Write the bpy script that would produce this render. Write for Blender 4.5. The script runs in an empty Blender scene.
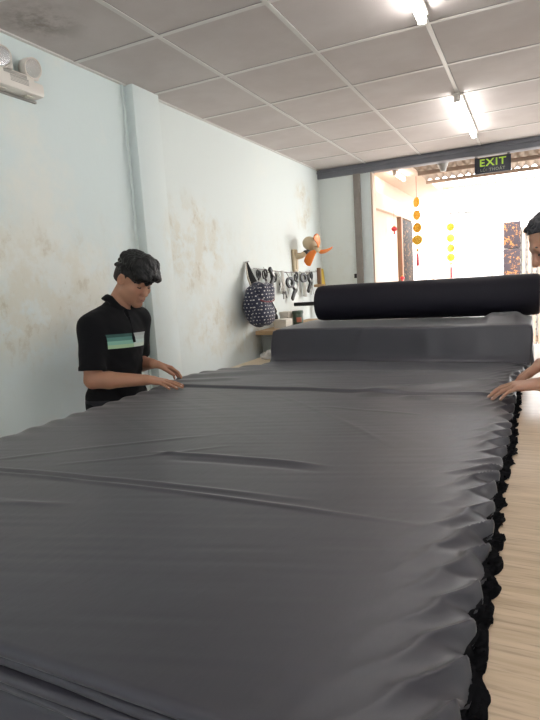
import bpy, bmesh, math, random
import numpy as np
from mathutils import Vector, Matrix

random.seed(7)
SC = bpy.context.scene
COL = SC.collection
V = Vector

# ------------------------------------------------------------------ camera
cam_d = bpy.data.cameras.new('camera'); cam = bpy.data.objects.new('camera', cam_d); COL.objects.link(cam)
cam_d.sensor_fit = 'VERTICAL'; cam_d.sensor_height = 36.0; cam_d.lens = 27.05
cam_d.clip_start = 0.02; cam_d.clip_end = 200
cam.matrix_world = Matrix(((0.9005, -0.0054, 0.4348, 0.0), (0.4302, 0.1559, -0.8891, 0.0),
                           (-0.0630, 0.9878, 0.1427, 1.42), (0, 0, 0, 1)))
SC.camera = cam

# ------------------------------------------------------------------ sky, exposure
world = bpy.data.worlds.new('world'); SC.world = world; world.use_nodes = True
bg = world.node_tree.nodes['Background']
bg.inputs['Color'].default_value = (0.985, 0.985, 1.0, 1); bg.inputs['Strength'].default_value = 5.0
SC.view_settings.view_transform = 'Standard'; SC.view_settings.look = 'None'
SC.view_settings.gamma = 1; SC.view_settings.use_curve_mapping = False
SC.view_settings.exposure = 0.95
TUBE = 16.0

# ------------------------------------------------------------------ materials
def mat(name, col, rough=0.6, metal=0.0, spec=0.5, **kw):
    m = bpy.data.materials.new(name); m.use_nodes = True
    b = m.node_tree.nodes['Principled BSDF']
    b.inputs['Base Color'].default_value = (*col, 1); b.inputs['Roughness'].default_value = rough
    b.inputs['Metallic'].default_value = metal; b.inputs['Specular IOR Level'].default_value = spec
    for k, v in kw.items():
        b.inputs[k.replace('_', ' ')].default_value = v
    return m

class NB:
    """short node builder"""
    def __init__(s, m):
        s.t = m.node_tree; s.b = s.t.nodes['Principled BSDF']
    def n(s, kind, **props):
        x = s.t.nodes.new(kind)
        for k, v in props.items(): setattr(x, k, v)
        return x
    def l(s, a, b): s.t.links.new(a, b)
    def pos(s):
        return s.n('ShaderNodeNewGeometry').outputs['Position']
    def obj(s):
        return s.n('ShaderNodeTexCoord').outputs['Object']
    def scaled(s, vec, sc=(1, 1, 1), off=(0, 0, 0)):
        x = s.n('ShaderNodeMapping'); x.inputs['Scale'].default_value = sc; x.inputs['Location'].default_value = off
        s.l(vec, x.inputs['Vector']); return x.outputs[0]
    def noise(s, vec, scale, detail=4, rough=0.55):
        x = s.n('ShaderNodeTexNoise'); s.l(vec, x.inputs['Vector'])
        x.inputs['Scale'].default_value = scale; x.inputs['Detail'].default_value = detail; x.inputs['Roughness'].default_value = rough
        return x.outputs['Fac']
    def ramp(s, fac, a, b):
        x = s.n('ShaderNodeMapRange', interpolation_type='SMOOTHSTEP'); s.l(fac, x.inputs['Value'])
        x.inputs['From Min'].default_value = a; x.inputs['From Max'].default_value = b
        return x.outputs[0]
    def math(s, op, a, b=None):
        x = s.n('ShaderNodeMath', operation=op)
        for i, v in enumerate((a, b)):
            if v is None: continue
            if isinstance(v, (int, float)): x.inputs[i].default_value = v
            else: s.l(v, x.inputs[i])
        return x.outputs[0]
    def mix(s, fac, a, b):
        x = s.n('ShaderNodeMix', data_type='RGBA')
        for i, v in ((0, fac), (6, a), (7, b)):
            if isinstance(v, (int, float)): x.inputs[i].default_value = v
            elif isinstance(v, tuple): x.inputs[i].default_value = (*v, 1)
            else: s.l(v, x.inputs[i])
        return x.outputs[2]
    def xyz(s, vec):
        x = s.n('ShaderNodeSeparateXYZ'); s.l(vec, x.inputs[0]); return x.outputs
    def color(s, c): s.l(c, s.b.inputs['Base Color'])
    def bump(s, h, strength=0.3, dist=0.01):
        x = s.n('ShaderNodeBump'); x.inputs['Strength'].default_value = strength; x.inputs['Distance'].default_value = dist
        s.l(h, x.inputs['Height']); s.l(x.outputs[0], s.b.inputs['Normal'])

M = {}
def wall_paint():
    m = mat('aged_wall_paint', (.6, .7, .68), .75, spec=.25); b = NB(m); p = b.pos(); x, y, z = b.xyz(p)
    spot = None
    for (cy, cz, ry, rz) in ((3.42, 1.72, .62, .46), (3.62, 1.08, .50, .30), (1.75, 1.45, .95, .42), (5.6, 2.2, .35, .35), (4.3, .95, .6, .2)):
        d = b.n('ShaderNodeVectorMath', operation='LENGTH'); b.l(b.scaled(p, (0, 1 / ry, 1 / rz), (0, -cy / ry, -cz / rz)), d.inputs[0])
        k = b.ramp(d.outputs['Value'], 1.0, .35); spot = k if spot is None else b.math('MAXIMUM', spot, k)
    low = b.math('ADD', b.math('MULTIPLY', b.math('MULTIPLY', b.ramp(z, 0.75, 1.15), b.ramp(z, 2.15, 1.6)), .16), b.math('MULTIPLY', spot, .84))
    n1 = b.noise(p, 1.6, 6, .65); n2 = b.noise(b.scaled(p, (1, 1, 1.0), (3, 7, 1)), 5.5, 8, .7); n3 = b.noise(p, 19, 6, .7)
    warm = b.ramp(b.math('ADD', n1, b.math('MULTIPLY', low, .16)), .50, .74)
    c = b.mix(warm, (.675, .75, .745), (.76, .775, .725))
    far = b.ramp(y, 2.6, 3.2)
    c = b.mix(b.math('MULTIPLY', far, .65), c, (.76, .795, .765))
    st = b.math('MULTIPLY', b.ramp(n2, .40, .58), low)
    c = b.mix(b.math('MULTIPLY', st, .62), c, (.68, .645, .53))
    sk = b.noise(b.scaled(p, (1, 1, .55), (3, 7, 1)), 11, 9, .75)
    st3 = b.math('MULTIPLY', b.math('MULTIPLY', b.ramp(sk, .51, .60), b.ramp(n2, .46, .60)), low)
    c = b.mix(b.math('MULTIPLY', st3, .62), c, (.52, .47, .36))
    st2 = b.math('MULTIPLY', b.ramp(n3, .60, .72), b.math('MULTIPLY', low, b.ramp(n1, .45, .62)))
    c = b.mix(b.math('MULTIPLY', st2, .4), c, (.42, .37, .26))
    chip = b.math('MULTIPLY', b.ramp(b.noise(b.scaled(p, (1, 1, 1), (9, 2, 5)), 3.2, 7, .7), .60, .64), .25)
    c = b.mix(chip, c, (.74, .78, .75))
    b.color(c); b.bump(b.math('ADD', n2, b.math('MULTIPLY', n3, .4)), .25, .006)
    return m
M['wall'] = wall_paint()
def ceil_mat():
    m = mat('ceiling_tile', (.55, .5, .47), .85, spec=.15); b = NB(m); p = b.pos()
    n = b.noise(p, 2.2, 5, .6); n2 = b.noise(p, 240, 2, .5)
    c = b.mix(b.ramp(n, .35, .7), (.545, .49, .47), (.605, .555, .535))
    d = b.n('ShaderNodeVectorMath', operation='DISTANCE'); b.l(b.scaled(p, (1, 1, 1), (2.0, -1.96, 0)), d.inputs[0]); d.inputs[1].default_value = (0, 0, 2.645)
    stain = b.math('MULTIPLY', b.ramp(d.outputs['Value'], .26, .02), b.ramp(b.noise(p, 7, 6, .7), .36, .62))
    c = b.mix(b.math('MULTIPLY', stain, .6), c, (.16, .13, .10))
    b.color(c); b.bump(n2, .08, .002); return m
M['ceiling'] = ceil_mat()
M['grid'] = mat('ceiling_grid', (.66, .63, .60), .38)
M['grid_gap'] = mat('ceiling_gap', (.22, .20, .185), .8)
def plain(name, col, rough=.6, ns=30, amt=.12, **k):
    m = mat(name, col, rough, **k); b = NB(m); n = b.noise(b.obj(), ns, 5, .6)
    d = tuple(c * (1 - 2 * amt) for c in col); e = tuple(min(1, c * (1 + amt)) for c in col)
    b.color(b.mix(n, d, e)); return m
M['floor'] = plain('concrete_floor', (.42, .40, .37), .5, 4)
M['steel_gray'] = plain('painted_steel_beam', (.16, .165, .19), .5, 9)
M['post'] = plain('post_gray_brown', (.26, .235, .215), .6, 9)
M['plaster'] = plain('pale_plaster', (.66, .72, .72), .8, 4, .06)
M['cream'] = plain('cream_plaster', (.60, .46, .36), .8, 3, .05)
M['white'] = plain('white_paint', (.80, .77, .72), .7, 3, .04)
M['rust'] = plain('rusty_purlin', (.42, .31, .24), .7, 8)
M['tin'] = plain('tin_roof_sheet', (.36, .27, .20), .6, 6)
M['brown'] = plain('brown_frame', (.24, .13, .07), .6, 10)
M['yard'] = plain('pale_concrete_yard', (.6, .58, .54), .8, 3)
def cloth(name, col, rough=.62, sheen=.25, wr=.35, spec=.3):
    m = mat(name, col, rough, spec=spec, Sheen_Weight=sheen, Sheen_Roughness=.3); b = NB(m); p = b.obj()
    n = b.noise(p, 7, 5, .6); nf = b.noise(b.scaled(p, (1, .35, 1)), 46, 4, .6); nw = b.noise(p, 700, 1)
    b.color(b.mix(n, tuple(c * .9 for c in col), tuple(c * 1.1 for c in col)))
    b.bump(b.math('ADD', b.math('MULTIPLY', nf, 1.0), b.math('MULTIPLY', nw, .12)), wr, .003); return m
M['cloth'] = cloth('charcoal_cloth', (.0425, .0415, .054), .42, .28, wr=.2, spec=.65)
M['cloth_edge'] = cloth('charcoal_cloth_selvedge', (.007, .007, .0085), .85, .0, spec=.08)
M['cloth_roll'] = cloth('blue_black_cloth', (.011, .0105, .018), .6, .08, wr=.15, spec=.25)
def wood_mat():
    m = mat('pale_wood_laminate', (.6, .45, .3), .30, spec=.6); b = NB(m); p = b.pos()
    w = b.noise(b.scaled(p, (3.0, 42, 10)), 1.0, 7, .62); w2 = b.noise(b.scaled(p, (9, 160, 10)), 1.0, 3, .6); n = b.noise(p, 3, 3)
    c = b.mix(b.ramp(w, .35, .68), (.68, .535, .375), (.50, .365, .225))
    c = b.mix(b.math('MULTIPLY', b.ramp(w2, .52, .68), .7), c, (.36, .245, .16))
    c = b.mix(b.math('MULTIPLY', n, .35), c, (.76, .62, .49))
    x, y, z = b.xyz(p)
    f = b.math('FRACT', b.math('MULTIPLY', y, 4.4)); line = b.ramp(b.math('ABSOLUTE', b.math('SUBTRACT', f, .5)), .012, .004)
    c = b.mix(b.math('MULTIPLY', line, .3), c, (.20, .12, .06))
    b.color(c); b.bump(w, .05, .001); return m
M['wood'] = wood_mat()
M['wood_raw'] = plain('raw_wood', (.50, .33, .17), .65, 14)
M['skin'] = mat('tan_skin', (.43, .22, .14), .5, spec=.35, Subsurface_Weight=.12, Subsurface_Scale=.01)
M['skin_pale'] = mat('warm_skin', (.53, .295, .205), .5, spec=.35, Subsurface_Weight=.12, Subsurface_Scale=.01)
M['skin_face'] = mat('brown_skin', (.36, .20, .14), .5, spec=.35, Subsurface_Weight=.12, Subsurface_Scale=.01)
M['lip'] = mat('lips', (.33, .13, .10), .45)
M['nail'] = mat('fingernail', (.72, .50, .42), .3)
def hair_mat(name, a, c2, rough=.38):
    m = mat(name, a, rough, spec=.28); b = NB(m); p = b.obj()
    n = b.noise(b.scaled(p, (1, 1, .6)), 110, 4, .6)
    b.color(b.mix(b.ramp(n, .4, .7), a, c2)); b.bump(n, .7, .004); return m
M['hair'] = hair_mat('black_hair', (.005, .005, .0055), (.014, .0135, .014), .5)
M['fade'] = hair_mat('cropped_side_hair', (.024, .017, .014), (.012, .010, .009), .6)
M['hair_gray'] = hair_mat('graying_hair', (.03, .03, .036), (.075, .073, .08), .5)
def shirt_mat():
    m = mat('black_polo_knit', (.008, .008, .0095), .85, spec=.12, Sheen_Weight=.03); b = NB(m)
    at = b.n('ShaderNodeAttribute'); at.attribute_name = 'chest_band'; s = at.outputs['Fac']
    c = (.008, .008, .0095)
    am = b.n('ShaderNodeAttribute'); am.attribute_name = 'band_mask'; asd = b.n('ShaderNodeAttribute'); asd.attribute_name = 'band_lit_side'
    on = b.math('GREATER_THAN', am.outputs['Fac'], .5); pale = b.math('GREATER_THAN', asd.outputs['Fac'], .012)  # paler half of the band is doorway light painted into its colour
    def band(c, lo, hi, col):
        k = b.math('MULTIPLY', b.math('MULTIPLY', b.math('GREATER_THAN', s, lo), b.math('LESS_THAN', s, hi)), on)
        q = tuple(.40 + .45 * v for v in col); return b.mix(k, c, b.mix(pale, col, q))
    c = band(c, .0, .25, (.42, .58, .36)); c = band(c, .25, .52, (.27, .52, .42)); c = band(c, .52, .78, (.12, .27, .235)); c = band(c, .78, 1.0, (.055, .12, .11))
    b.color(c); b.bump(b.noise(b.obj(), 420, 2), .1, .001); return m
M['shirt'] = shirt_mat()
M['button'] = mat('black_button', (.02, .02, .02), .3)
M['shirt_gray'] = cloth('gray_shirt_cotton', (.09, .09, .10), .8, .1)
M['trouser'] = cloth('dark_trousers', (.03, .03, .036), .8, .1)
M['shoe'] = plain('dark_shoe', (.04, .035, .03), .5, 30)
M['plastic'] = plain('cream_plastic', (.76, .71, .65), .4, 8, .05)
M['plastic_gray'] = plain('aged_gray_plastic', (.36, .34, .31), .45, 8, .08)
M['dark'] = plain('dark_plastic', (.016, .015, .014), .45, 20)
M['chrome'] = mat('chrome_reflector', (.82, .82, .84), .12, 1.0)
M['amber'] = mat('amber_bulb', (.75, .36, .10), .2)
M['clear'] = mat('clear_lens', (1, 1, 1), .03, Transmission_Weight=1.0, IOR=1.2, Alpha=.25)
M['beige'] = plain('yellowed_plastic', (.58, .47, .31), .5, 10, .08)
M['orange'] = mat('orange_plastic', (.78, .21, .03), .35, Subsurface_Weight=.1)
M['steel'] = mat('worn_steel', (.45, .44, .42), .35, .9)
M['gold'] = None
def gold_mat():
    m = mat('gold_foil', (.80, .48, .04), .4, .25); b = NB(m); v = b.n('ShaderNodeTexVoronoi'); b.l(b.obj(), v.inputs['Vector']); v.inputs['Scale'].default_value = 70
    b.color(b.mix(b.ramp(v.outputs['Distance'], .1, .6), (.86, .58, .06), (.58, .30, .02))); return m
M['gold'] = gold_mat()
M['red'] = plain('red_paper', (.55, .02, .03), .5, 30)
M['cord'] = mat('cord', (.35, .05, .04), .7)
M['string'] = mat('gray_string', (.30, .28, .26), .8)
def fleck(name, base, fl, sc, lo=.56):
    m = mat(name, base, .35); b = NB(m); p = b.pos(); v = b.noise(p, sc, 3, .7); w = b.noise(b.scaled(p, (1, 1, 1), (4, 4, 4)), sc * .45, 3, .6)
    k = b.math('MULTIPLY', b.ramp(v, lo, lo + .05), b.ramp(w, .44, .52)); b.color(b.mix(k, base, fl)); b.b.inputs['Specular IOR Level'].default_value = .15; b.b.inputs['Roughness'].default_value = .6; return m
M['fleck_gold'] = fleck('dark_panel_gold_flecks', (.010, .008, .008), (.25, .12, .05), 26)
M['fleck_orange'] = fleck('brown_panel_orange_flecks', (.045, .035, .04), (.32, .14, .05), 26, .53)
def breeze():
    m = mat('white_breeze_block', (.8, .8, .78), .8); b = NB(m); x, y, z = b.xyz(b.pos())
    fx = b.math('ABSOLUTE', b.math('SUBTRACT', b.math('FRACT', b.math('MULTIPLY', x, 8.0)), .5))
    fz = b.math('ABSOLUTE', b.math('SUBTRACT', b.math('FRACT', b.math('MULTIPLY', z, 8.0)), .5))
    k = b.math('MULTIPLY', b.math('LESS_THAN', fx, .17), b.math('LESS_THAN', fz, .13)); b.color(b.mix(k, (.82, .81, .78), (.34, .33, .33))); return m
M['breeze'] = breeze()
def dots():
    m = mat('navy_polka_dot_fabric', (.02, .025, .06), .7, Sheen_Weight=.1); b = NB(m)
    at = b.n('ShaderNodeUVMap'); at.uv_map = 'dots'; x, y, z = b.xyz(at.outputs[0])
    row = b.math('FLOOR', y); xo = b.math('ADD', x, b.math('MULTIPLY', b.math('MODULO', row, 2.0), .5))
    fx = b.math('SUBTRACT', b.math('FRACT', xo), .5); fy = b.math('SUBTRACT', b.math('FRACT', y), .5)
    r = b.math('ADD', b.math('MULTIPLY', fx, fx), b.math('MULTIPLY', fy, fy))
    b.color(b.mix(b.math('LESS_THAN', r, .030), (.015, .018, .045), (.60, .58, .56))); return m
M['dots'] = dots()
M['piping'] = mat('maroon_piping', (.16, .02, .03), .6)
M['strap'] = mat('black_webbing', (.02, .02, .022), .8)
M['lining'] = plain('pale_canvas', (.58, .52, .44), .8, 20)
M['green_jar'] = plain('dark_green_tin', (.06, .10, .07), .4, 20)
M['label_red'] = mat('faded_red_label', (.45, .16, .10), .5)
M['gray_box'] = plain('gray_cabinet', (.16, .17, .16), .5, 12)
M['carton'] = plain('white_carton', (.70, .66, .58), .8, 12, .05)
M['yellow'] = plain('yellow_cloth', (.66, .48, .08), .8, 20)
M['polythene'] = mat('crumpled_polythene', (.62, .61, .58), .25, Transmission_Weight=.35, Alpha=.8)
M['paper'] = plain('white_rag', (.70, .68, .63), .85, 30, .08)
M['sign'] = mat('sign_black', (.03, .033, .05), .35)
M['sign_txt'] = mat('sign_green', (.40, .62, .05), .5, Emission_Color=(.55, .85, .10, 1), Emission_Strength=.12)
M['sign_sub'] = mat('sign_gray_text', (.26, .30, .24), .5)
M['switch'] = mat('black_knob', (.02, .02, .02), .4)
def emis(name, col, s):
    m = bpy.data.materials.new(name); m.use_nodes = True; b = m.node_tree.nodes['Principled BSDF']
    b.inputs['Base Color'].default_value = (.9, .9, .9, 1); b.inputs['Emission Color'].default_value = (*col, 1); b.inputs['Emission Strength'].default_value = s
    return m
M['tube'] = emis('lit_tube', (1.0, .985, .96), TUBE)

# ------------------------------------------------------------------ mesh helpers
class MB:
    def __init__(s): s.bm = bmesh.new()
    def _xf(s, verts, mtx):
        if mtx is not None: bmesh.ops.transform(s.bm, matrix=mtx, verts=verts)
    def box(s, lo, hi, bev=0.0, mtx=None, seg=2):
        lo = V(lo); hi = V(hi); c = (lo + hi) / 2; d = hi - lo
        r = bmesh.ops.create_cube(s.bm, size=1.0, matrix=Matrix.Translation(c) @ Matrix.Diagonal((*d, 1)))
        vs = r['verts']
        if bev > 0:
            es = list({e for v in vs for e in v.link_edges})
            g = bmesh.ops.bevel(s.bm, geom=es, offset=bev, segments=seg, profile=.5, affect='EDGES')
            vs = list({v for v in g['verts']} | {v for v in vs if v.is_valid})
        s._xf(vs, mtx); return s
    def tube(s, pts, r, seg=10, cap=True, flat=None):
        pts = [V(p) for p in pts]; n = len(pts)
        rs = r if isinstance(r, (list, tuple)) else [r] * n
        rings = []; up = None
        for i, p in enumerate(pts):
            t = (pts[min(i + 1, n - 1)] - pts[max(i - 1, 0)]).normalized()
            if up is None:
                up = V((0, 0, 1)) if abs(t.z) < .9 else V((1, 0, 0))
            a = (up - t * up.dot(t)).normalized(); b = t.cross(a); up = a
            f = flat or 1.0
            rings.append([s.bm.verts.new(p + a * (math.cos(2 * math.pi * k / seg) * rs[i]) + b * (math.sin(2 * math.pi * k / seg) * rs[i] * f)) for k in range(seg)])
        for i in range(n - 1):
            for k in range(seg):
                s.bm.faces.new((rings[i][k], rings[i][(k + 1) % seg], rings[i + 1][(k + 1) % seg], rings[i + 1][k]))
        if cap:
            s.bm.faces.new(rings[0][::-1]); s.bm.faces.new(rings[-1])
        return s
    def lathe(s, prof, seg=24, mtx=None):
        rings = []
        for (r, z) in prof:
            rings.append([s.bm.verts.new((r * math.cos(2 * math.pi * k / seg), r * math.sin(2 * math.pi * k / seg), z)) for k in range(seg)])
        for i in range(len(prof) - 1):
            for k in range(seg):
                s.bm.faces.new((rings[i][k], rings[i][(k + 1) % seg], rings[i + 1][(k + 1) % seg], rings[i + 1][k]))
        s.bm.faces.new(rings[0][::-1]); s.bm.faces.new(rings[-1])
        s._xf([v for r in rings for v in r], mtx); return s
    def ball(s, c, r, mtx=None, sub=3):
        g = bmesh.ops.create_icosphere(s.bm, subdivisions=sub, radius=1.0)
        r3 = r if isinstance(r, (tuple, list)) else (r, r, r)
        m = Matrix.Translation(V(c)) @ (mtx or Matrix()) @ Matrix.Diagonal((*r3, 1))
        s._xf(g['verts'], m); return s
    def prism(s, poly, h, mtx=None):
        """poly in xy extruded along z by h"""
        a = [s.bm.verts.new((x, y, 0)) for x, y in poly]; b = [s.bm.verts.new((x, y, h)) for x, y in poly]
        s.bm.faces.new(a[::-1]); s.bm.faces.new(b); n = len(poly)
        for i in range(n): s.bm.faces.new((a[i], a[(i + 1) % n], b[(i + 1) % n], b[i]))
        s._xf(a + b, mtx); return s
    def grid(s, P, closed=False):
        n, m = P.shape[:2]
        vs = [[s.bm.verts.new(P[i, j]) for j in range(m)] for i in range(n)]
        for i in range(n - 1):
            for j in range(m - 1): s.bm.faces.new((vs[i][j], vs[i + 1][j], vs[i + 1][j + 1], vs[i][j + 1]))
        return s
    def build(s, name, m, parent=None, smooth=True, ang=40):
        bmesh.ops.recalc_face_normals(s.bm, faces=s.bm.faces[:])
        me = bpy.data.meshes.new(name); 
        if parent is not None:
            off = V(parent.get('_w', (0, 0, 0))); bmesh.ops.translate(s.bm, vec=-off, verts=s.bm.verts[:])
        s.bm.to_mesh(me); s.bm.free()
        return link_mesh(name, me, m, parent, smooth, ang)

def link_mesh(name, me, m, parent=None, smooth=True, ang=40):
    o = bpy.data.objects.new(name, me); COL.objects.link(o)
    for x in (m if isinstance(m, list) else [m]): me.materials.append(x)
    if smooth:
        me.shade_smooth()
        if ang: me.set_sharp_from_angle(angle=math.radians(ang))
    if parent is not None:
        o.parent = parent; o['_w'] = parent.get('_w', (0, 0, 0))
    return o
def tag(o, label=None, cat=None, group=None, kind=None):
    for k, v in (('label', label), ('category', cat), ('group', group), ('kind', kind)):
        if v: o[k] = v
    return o
def thing(name, loc, label, cat, group=None):
    """Empty at the thing's base; parts built in world coordinates are moved into its frame"""
    o = bpy.data.objects.new(name, None); COL.objects.link(o); o.location = loc; o['_w'] = tuple(loc)
    o.empty_display_size = .05
    return tag(o, label, cat, group)
def struct(o): o['kind'] = 'structure'; return o
def frame_mtx(o, x, y, z):
    x, y, z = V(x), V(y), V(z)
    return Matrix(((x.x, y.x, z.x, o[0]), (x.y, y.y, z.y, o[1]), (x.z, y.z, z.z, o[2]), (0, 0, 0, 1)))
def axis_mtx(o, zdir, hint=(0, 0, 1)):
    z = V(zdir).normalized(); h = V(hint)
    if abs(h.dot(z)) > .95: h = V((1, 0, 0))
    x = h.cross(z).normalized(); y = z.cross(x); return frame_mtx(o, x, y, z)

# numpy noise
def vnoise(x, y, seed=0):
    xi = np.floor(x).astype(np.int64); yi = np.floor(y).astype(np.int64); fx = x - xi; fy = y - yi
    def h(a, b):
        n = (a * 374761393 + b * 668265263 + seed * 974711) & 0x7fffffff
        n = ((n ^ (n >> 13)) * 1274126177) & 0x7fffffff
        return ((n ^ (n >> 16)) & 0xffff) / 65535.0
    u = fx * fx * (3 - 2 * fx); v = fy * fy * (3 - 2 * fy)
    return (h(xi, yi) * (1 - u) + h(xi + 1, yi) * u) * (1 - v) + (h(xi, yi + 1) * (1 - u) + h(xi + 1, yi + 1) * u) * v - .5
def sstep(a, b, x):
    t = np.clip((x - a) / (b - a), 0, 1); return t * t * (3 - 2 * t)

# ------------------------------------------------------------------ the room
WX, YB, ZC = -2.22, 6.10, 2.645
XR, YF = 2.7, -3.2
struct(MB().box((WX - .15, YF, -.12), (XR + .15, YB + .25, 0)).build('floor', M['floor'], smooth=False))
struct(MB().box((WX - .15, YF, 0), (WX, YB + .2, 2.95)).build('wall_left', M['wall'], smooth=False))
struct(MB().box((XR, YF, 0), (XR + .15, YB + .2, 2.95)).build('wall_right', M['wall'], smooth=False))
struct(MB().box((WX, YB, 0), (-1.80, YB + .12, 2.95)).build('wall_back', M['wall'], smooth=False))
struct(MB().box((1.9, YB, 0), (XR, YB + .12, 2.95)).build('wall_back_right', M['wall'], smooth=False))
struct(MB().box((WX, YB, ZC), (XR, YB + .12, 2.95)).build('wall_back_top', M['plaster'], smooth=False))
struct(MB().box((WX, YF, 0), (.3, YF + .15, 2.95)).box((1.2, YF, 0), (XR, YF + .15, 2.95)).build('wall_front', M['wall'], smooth=False))  # unseen wall; its opening is kept narrow to cut daylight from behind the camera
struct(MB().box((WX, YF, ZC), (XR, YB, ZC + .05)).build('ceiling', M['ceiling'], smooth=False))
g = MB(); gd = MB()
xs = [-1.655 + .59 * k for k in range(8)]; ys = [2.37 + .63 * k for k in range(-9, 6)]
for x in xs: g.box((x - .012, YF, ZC - .005), (x + .012, YB, ZC + .002)); gd.box((x - .0145, YF, ZC - .0012), (x + .0145, YB, ZC + .002))
for y in ys: g.box((WX, y - .012, ZC - .0045), (XR, y + .012, ZC + .002)); gd.box((WX, y - .0145, ZC - .001), (XR, y + .0145, ZC + .002))
g.box((WX, YF, ZC - .006), (WX + .02, YB, ZC + .002))
struct(g.build('trim_1', M['grid'], smooth=False)); struct(gd.build('trim_2', M['grid_gap'], smooth=False))
# wall column with its thin conduit
struct(MB().box((WX - .01, 2.776, 0), (-2.157, 3.035, ZC), .006).build('trim_3', M['wall']))
struct(MB().tube([(WX + .005, 2.752, 0), (WX + .005, 2.752, ZC)], .007).build('trim_4', M['wall']))
# opening: steel beam, post, jamb
struct(MB().box((WX, YB - .03, 2.545), (1.9, YB + .10, ZC), .004).box((WX, YB - .045, 2.60), (1.9, YB - .03, 2.62)).build('trim_5', M['steel_gray']))
struct(MB().box((-1.80, YB - .03, 0), (-1.725, YB + .12, 2.545), .004).build('trim_6', M['post']))
struct(MB().box((-1.725, YB, 0), (-1.615, YB + .12, 2.545), .003).build('trim_7', M['plaster']))
struct(MB().box((-1.615, YB + .01, 0), (-1.595, YB + .14, 2.545), .003).build('trim_8', M['cream']))

# ------------------------------------------------------------------ yard outside
struct(MB().box((-3.5, YB + .25, -.12), (6, 13, -.02)).build('ground', M['yard'], smooth=False))
struct(MB().box((-1.80, YB + .12, 0), (-1.66, 8.52, 2.18)).box((-1.80, YB + .12, 2.18), (-1.60, 8.52, 2.365), .004)
       .box((-1.80, YB + .12, 2.365), (-1.70, 9.2, 2.62)).build('wall_yard', M['cream'], smooth=False))
struct(MB().box((-1.80, YB + .12, 2.60), (-1.21, 9.25, 2.66)).box((-1.23, YB + .12, 2.56), (-1.19, 9.25, 2.76)).build('ceiling_porch', M['cream'], smooth=False))
struct(MB().box((-1.664, 7.60, 0), (-1.60, 7.68, 2.18), .004).build('trim_9', M['brown']))
tag(MB().box((-1.66, 7.70, .02), (-1.625, 8.50, 2.17), .004).build('decorative_board', M['fleck_gold']),
    'dark brown gold flecked panel at the end of the cream porch wall', 'panel')
struct(MB().box((-4.0, 10.5, 0), (5, 10.65, 2.45)).build('wall_breeze_block', M['breeze'], smooth=False))
struct(MB().box((-4.0, 10.42, 2.45), (5, 10.70, 2.50), .01).build('trim_10', M['white']))
tag(MB().box((-.44, 10.40, .02), (-.18, 10.49, 1.72), .004).box((-.44, 10.40, 1.735), (-.18, 10.49, 2.175), .004).build('decorative_board', M['fleck_orange']),
    'brown orange flecked upright board on the white yard wall beside striped gate', 'panel')
gm = MB()
for i in range(16):
    x = -.15 + i * .085; gm.box((x, 10.40, .05), (x + .045, 10.47, 2.10), .008)
gm.box((-.16, 10.44, .1), (1.22, 10.48, .2)).box((-.16, 10.44, 1.95), (1.22, 10.48, 2.05))
tag(gm.build('metal_gate', M['tin']), 'pale vertical ribbed metal gate right of the orange flecked board', 'gate')
struct(MB().box((-1.50, 9.9, 0), (-1.27, 10.1, 2.2), .01).build('trim_11', M['cream']))
tag(MB().tube([(-.86, 10.1, 2.23), (-.62, 10.43, 1.25), (-.47, 10.46, .1)], .012, 8).build('leaning_pole', M['rust']),
    'thin brown pole leaning against the white breeze block wall', 'pole')
fr = thing('gate_post', (-1.62, 10.0, 0), 'pale narrow door post standing behind the gold coin strings', 'post')
MB().box((-1.74, 9.95, 0), (-1.68, 10.05, 1.85), .006).build('upright', M['cream'], fr); MB().box((-1.62, 9.95, 0), (-1.56, 10.05, 1.85), .006).build('upright', M['cream'], fr)
MB().box((-1.74, 9.96, 1.80), (-1.56, 10.04, 1.85), .004).build('rail', M['cream'], fr)
# corrugated roof with purlins over the yard
ny, nx = 3, 260
P = np.zeros((ny, nx, 3)); X = np.linspace(-1.19, 3.2, nx)
for i, (y, z) in enumerate(((6.25, 2.600), (6.7, 2.580), (7.2, 2.556))):
    P[i, :, 0] = X; P[i, :, 1] = y; P[i, :, 2] = z + .016 * np.sin(X * 2 * math.pi / .09)
o = MB().grid(P).build('roof_sheet', M['tin'], ang=None); md = o.modifiers.new('thick', 'SOLIDIFY'); md.thickness = .003
struct(o)
struct(MB().box((-1.19, 6.60, 2.52), (3.2, 6.64, 2.563), .004).build('trim_12', M['rust']))
struct(MB().box((-1.19, 7.16, 2.50), (3.2, 7.20, 2.538), .004).build('trim_13', M['rust']))
struct(MB().box((-1.19, 8.55, 2.60), (3.2, 8.61, 2.655), .004).box((.9, 8.555, 0), (.96, 8.605, 2.56)).build('trim_14', M['rust']))
cable = [(-1.25 + .3 * i, 9.8, 2.37 - .06 * math.sin(math.pi * i / 9)) for i in range(10)]
tag(MB().tube(cable, .008, 6).build('overhead_cable', M['dark']), 'dark cable strung across the bright yard in front of the wall top', 'cable')

# ------------------------------------------------------------------ ceiling lamps
def tube_lamp(name, x, y0, y1, label, group, z=ZC, r=.021, tag_w=.03):
    t = thing(name, (x, (y0 + y1) / 2, z - .005), label, 'ceiling light', group)
    MB().box((x - tag_w, y0 - .02, z - .024), (x + tag_w, y1 + .02, z - .005), .006).build('housing', M['plastic'], t)
    for ya, yb in ((y0 - .025, y0), (y1, y1 + .025)):
        MB().box((x - .022, ya, z - .066), (x + .022, yb, z - .022), .006).build('socket', M['plastic'], t)
    MB().tube([(x, y0, z - .042), (x, y1, z - .042)], r, 14).build('tube', M['tube'], t)
    return t
tube_lamp('ceiling_light', -.475, 1.62, 2.84, 'lit tube lamp nearest the camera, cut off by the top of the photo', 'tube lamps on the room ceiling')
tube_lamp('ceiling_light', -.475, 4.22, 5.42, 'lit tube lamp on the ceiling nearer the yard opening', 'tube lamps on the room ceiling')
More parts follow.
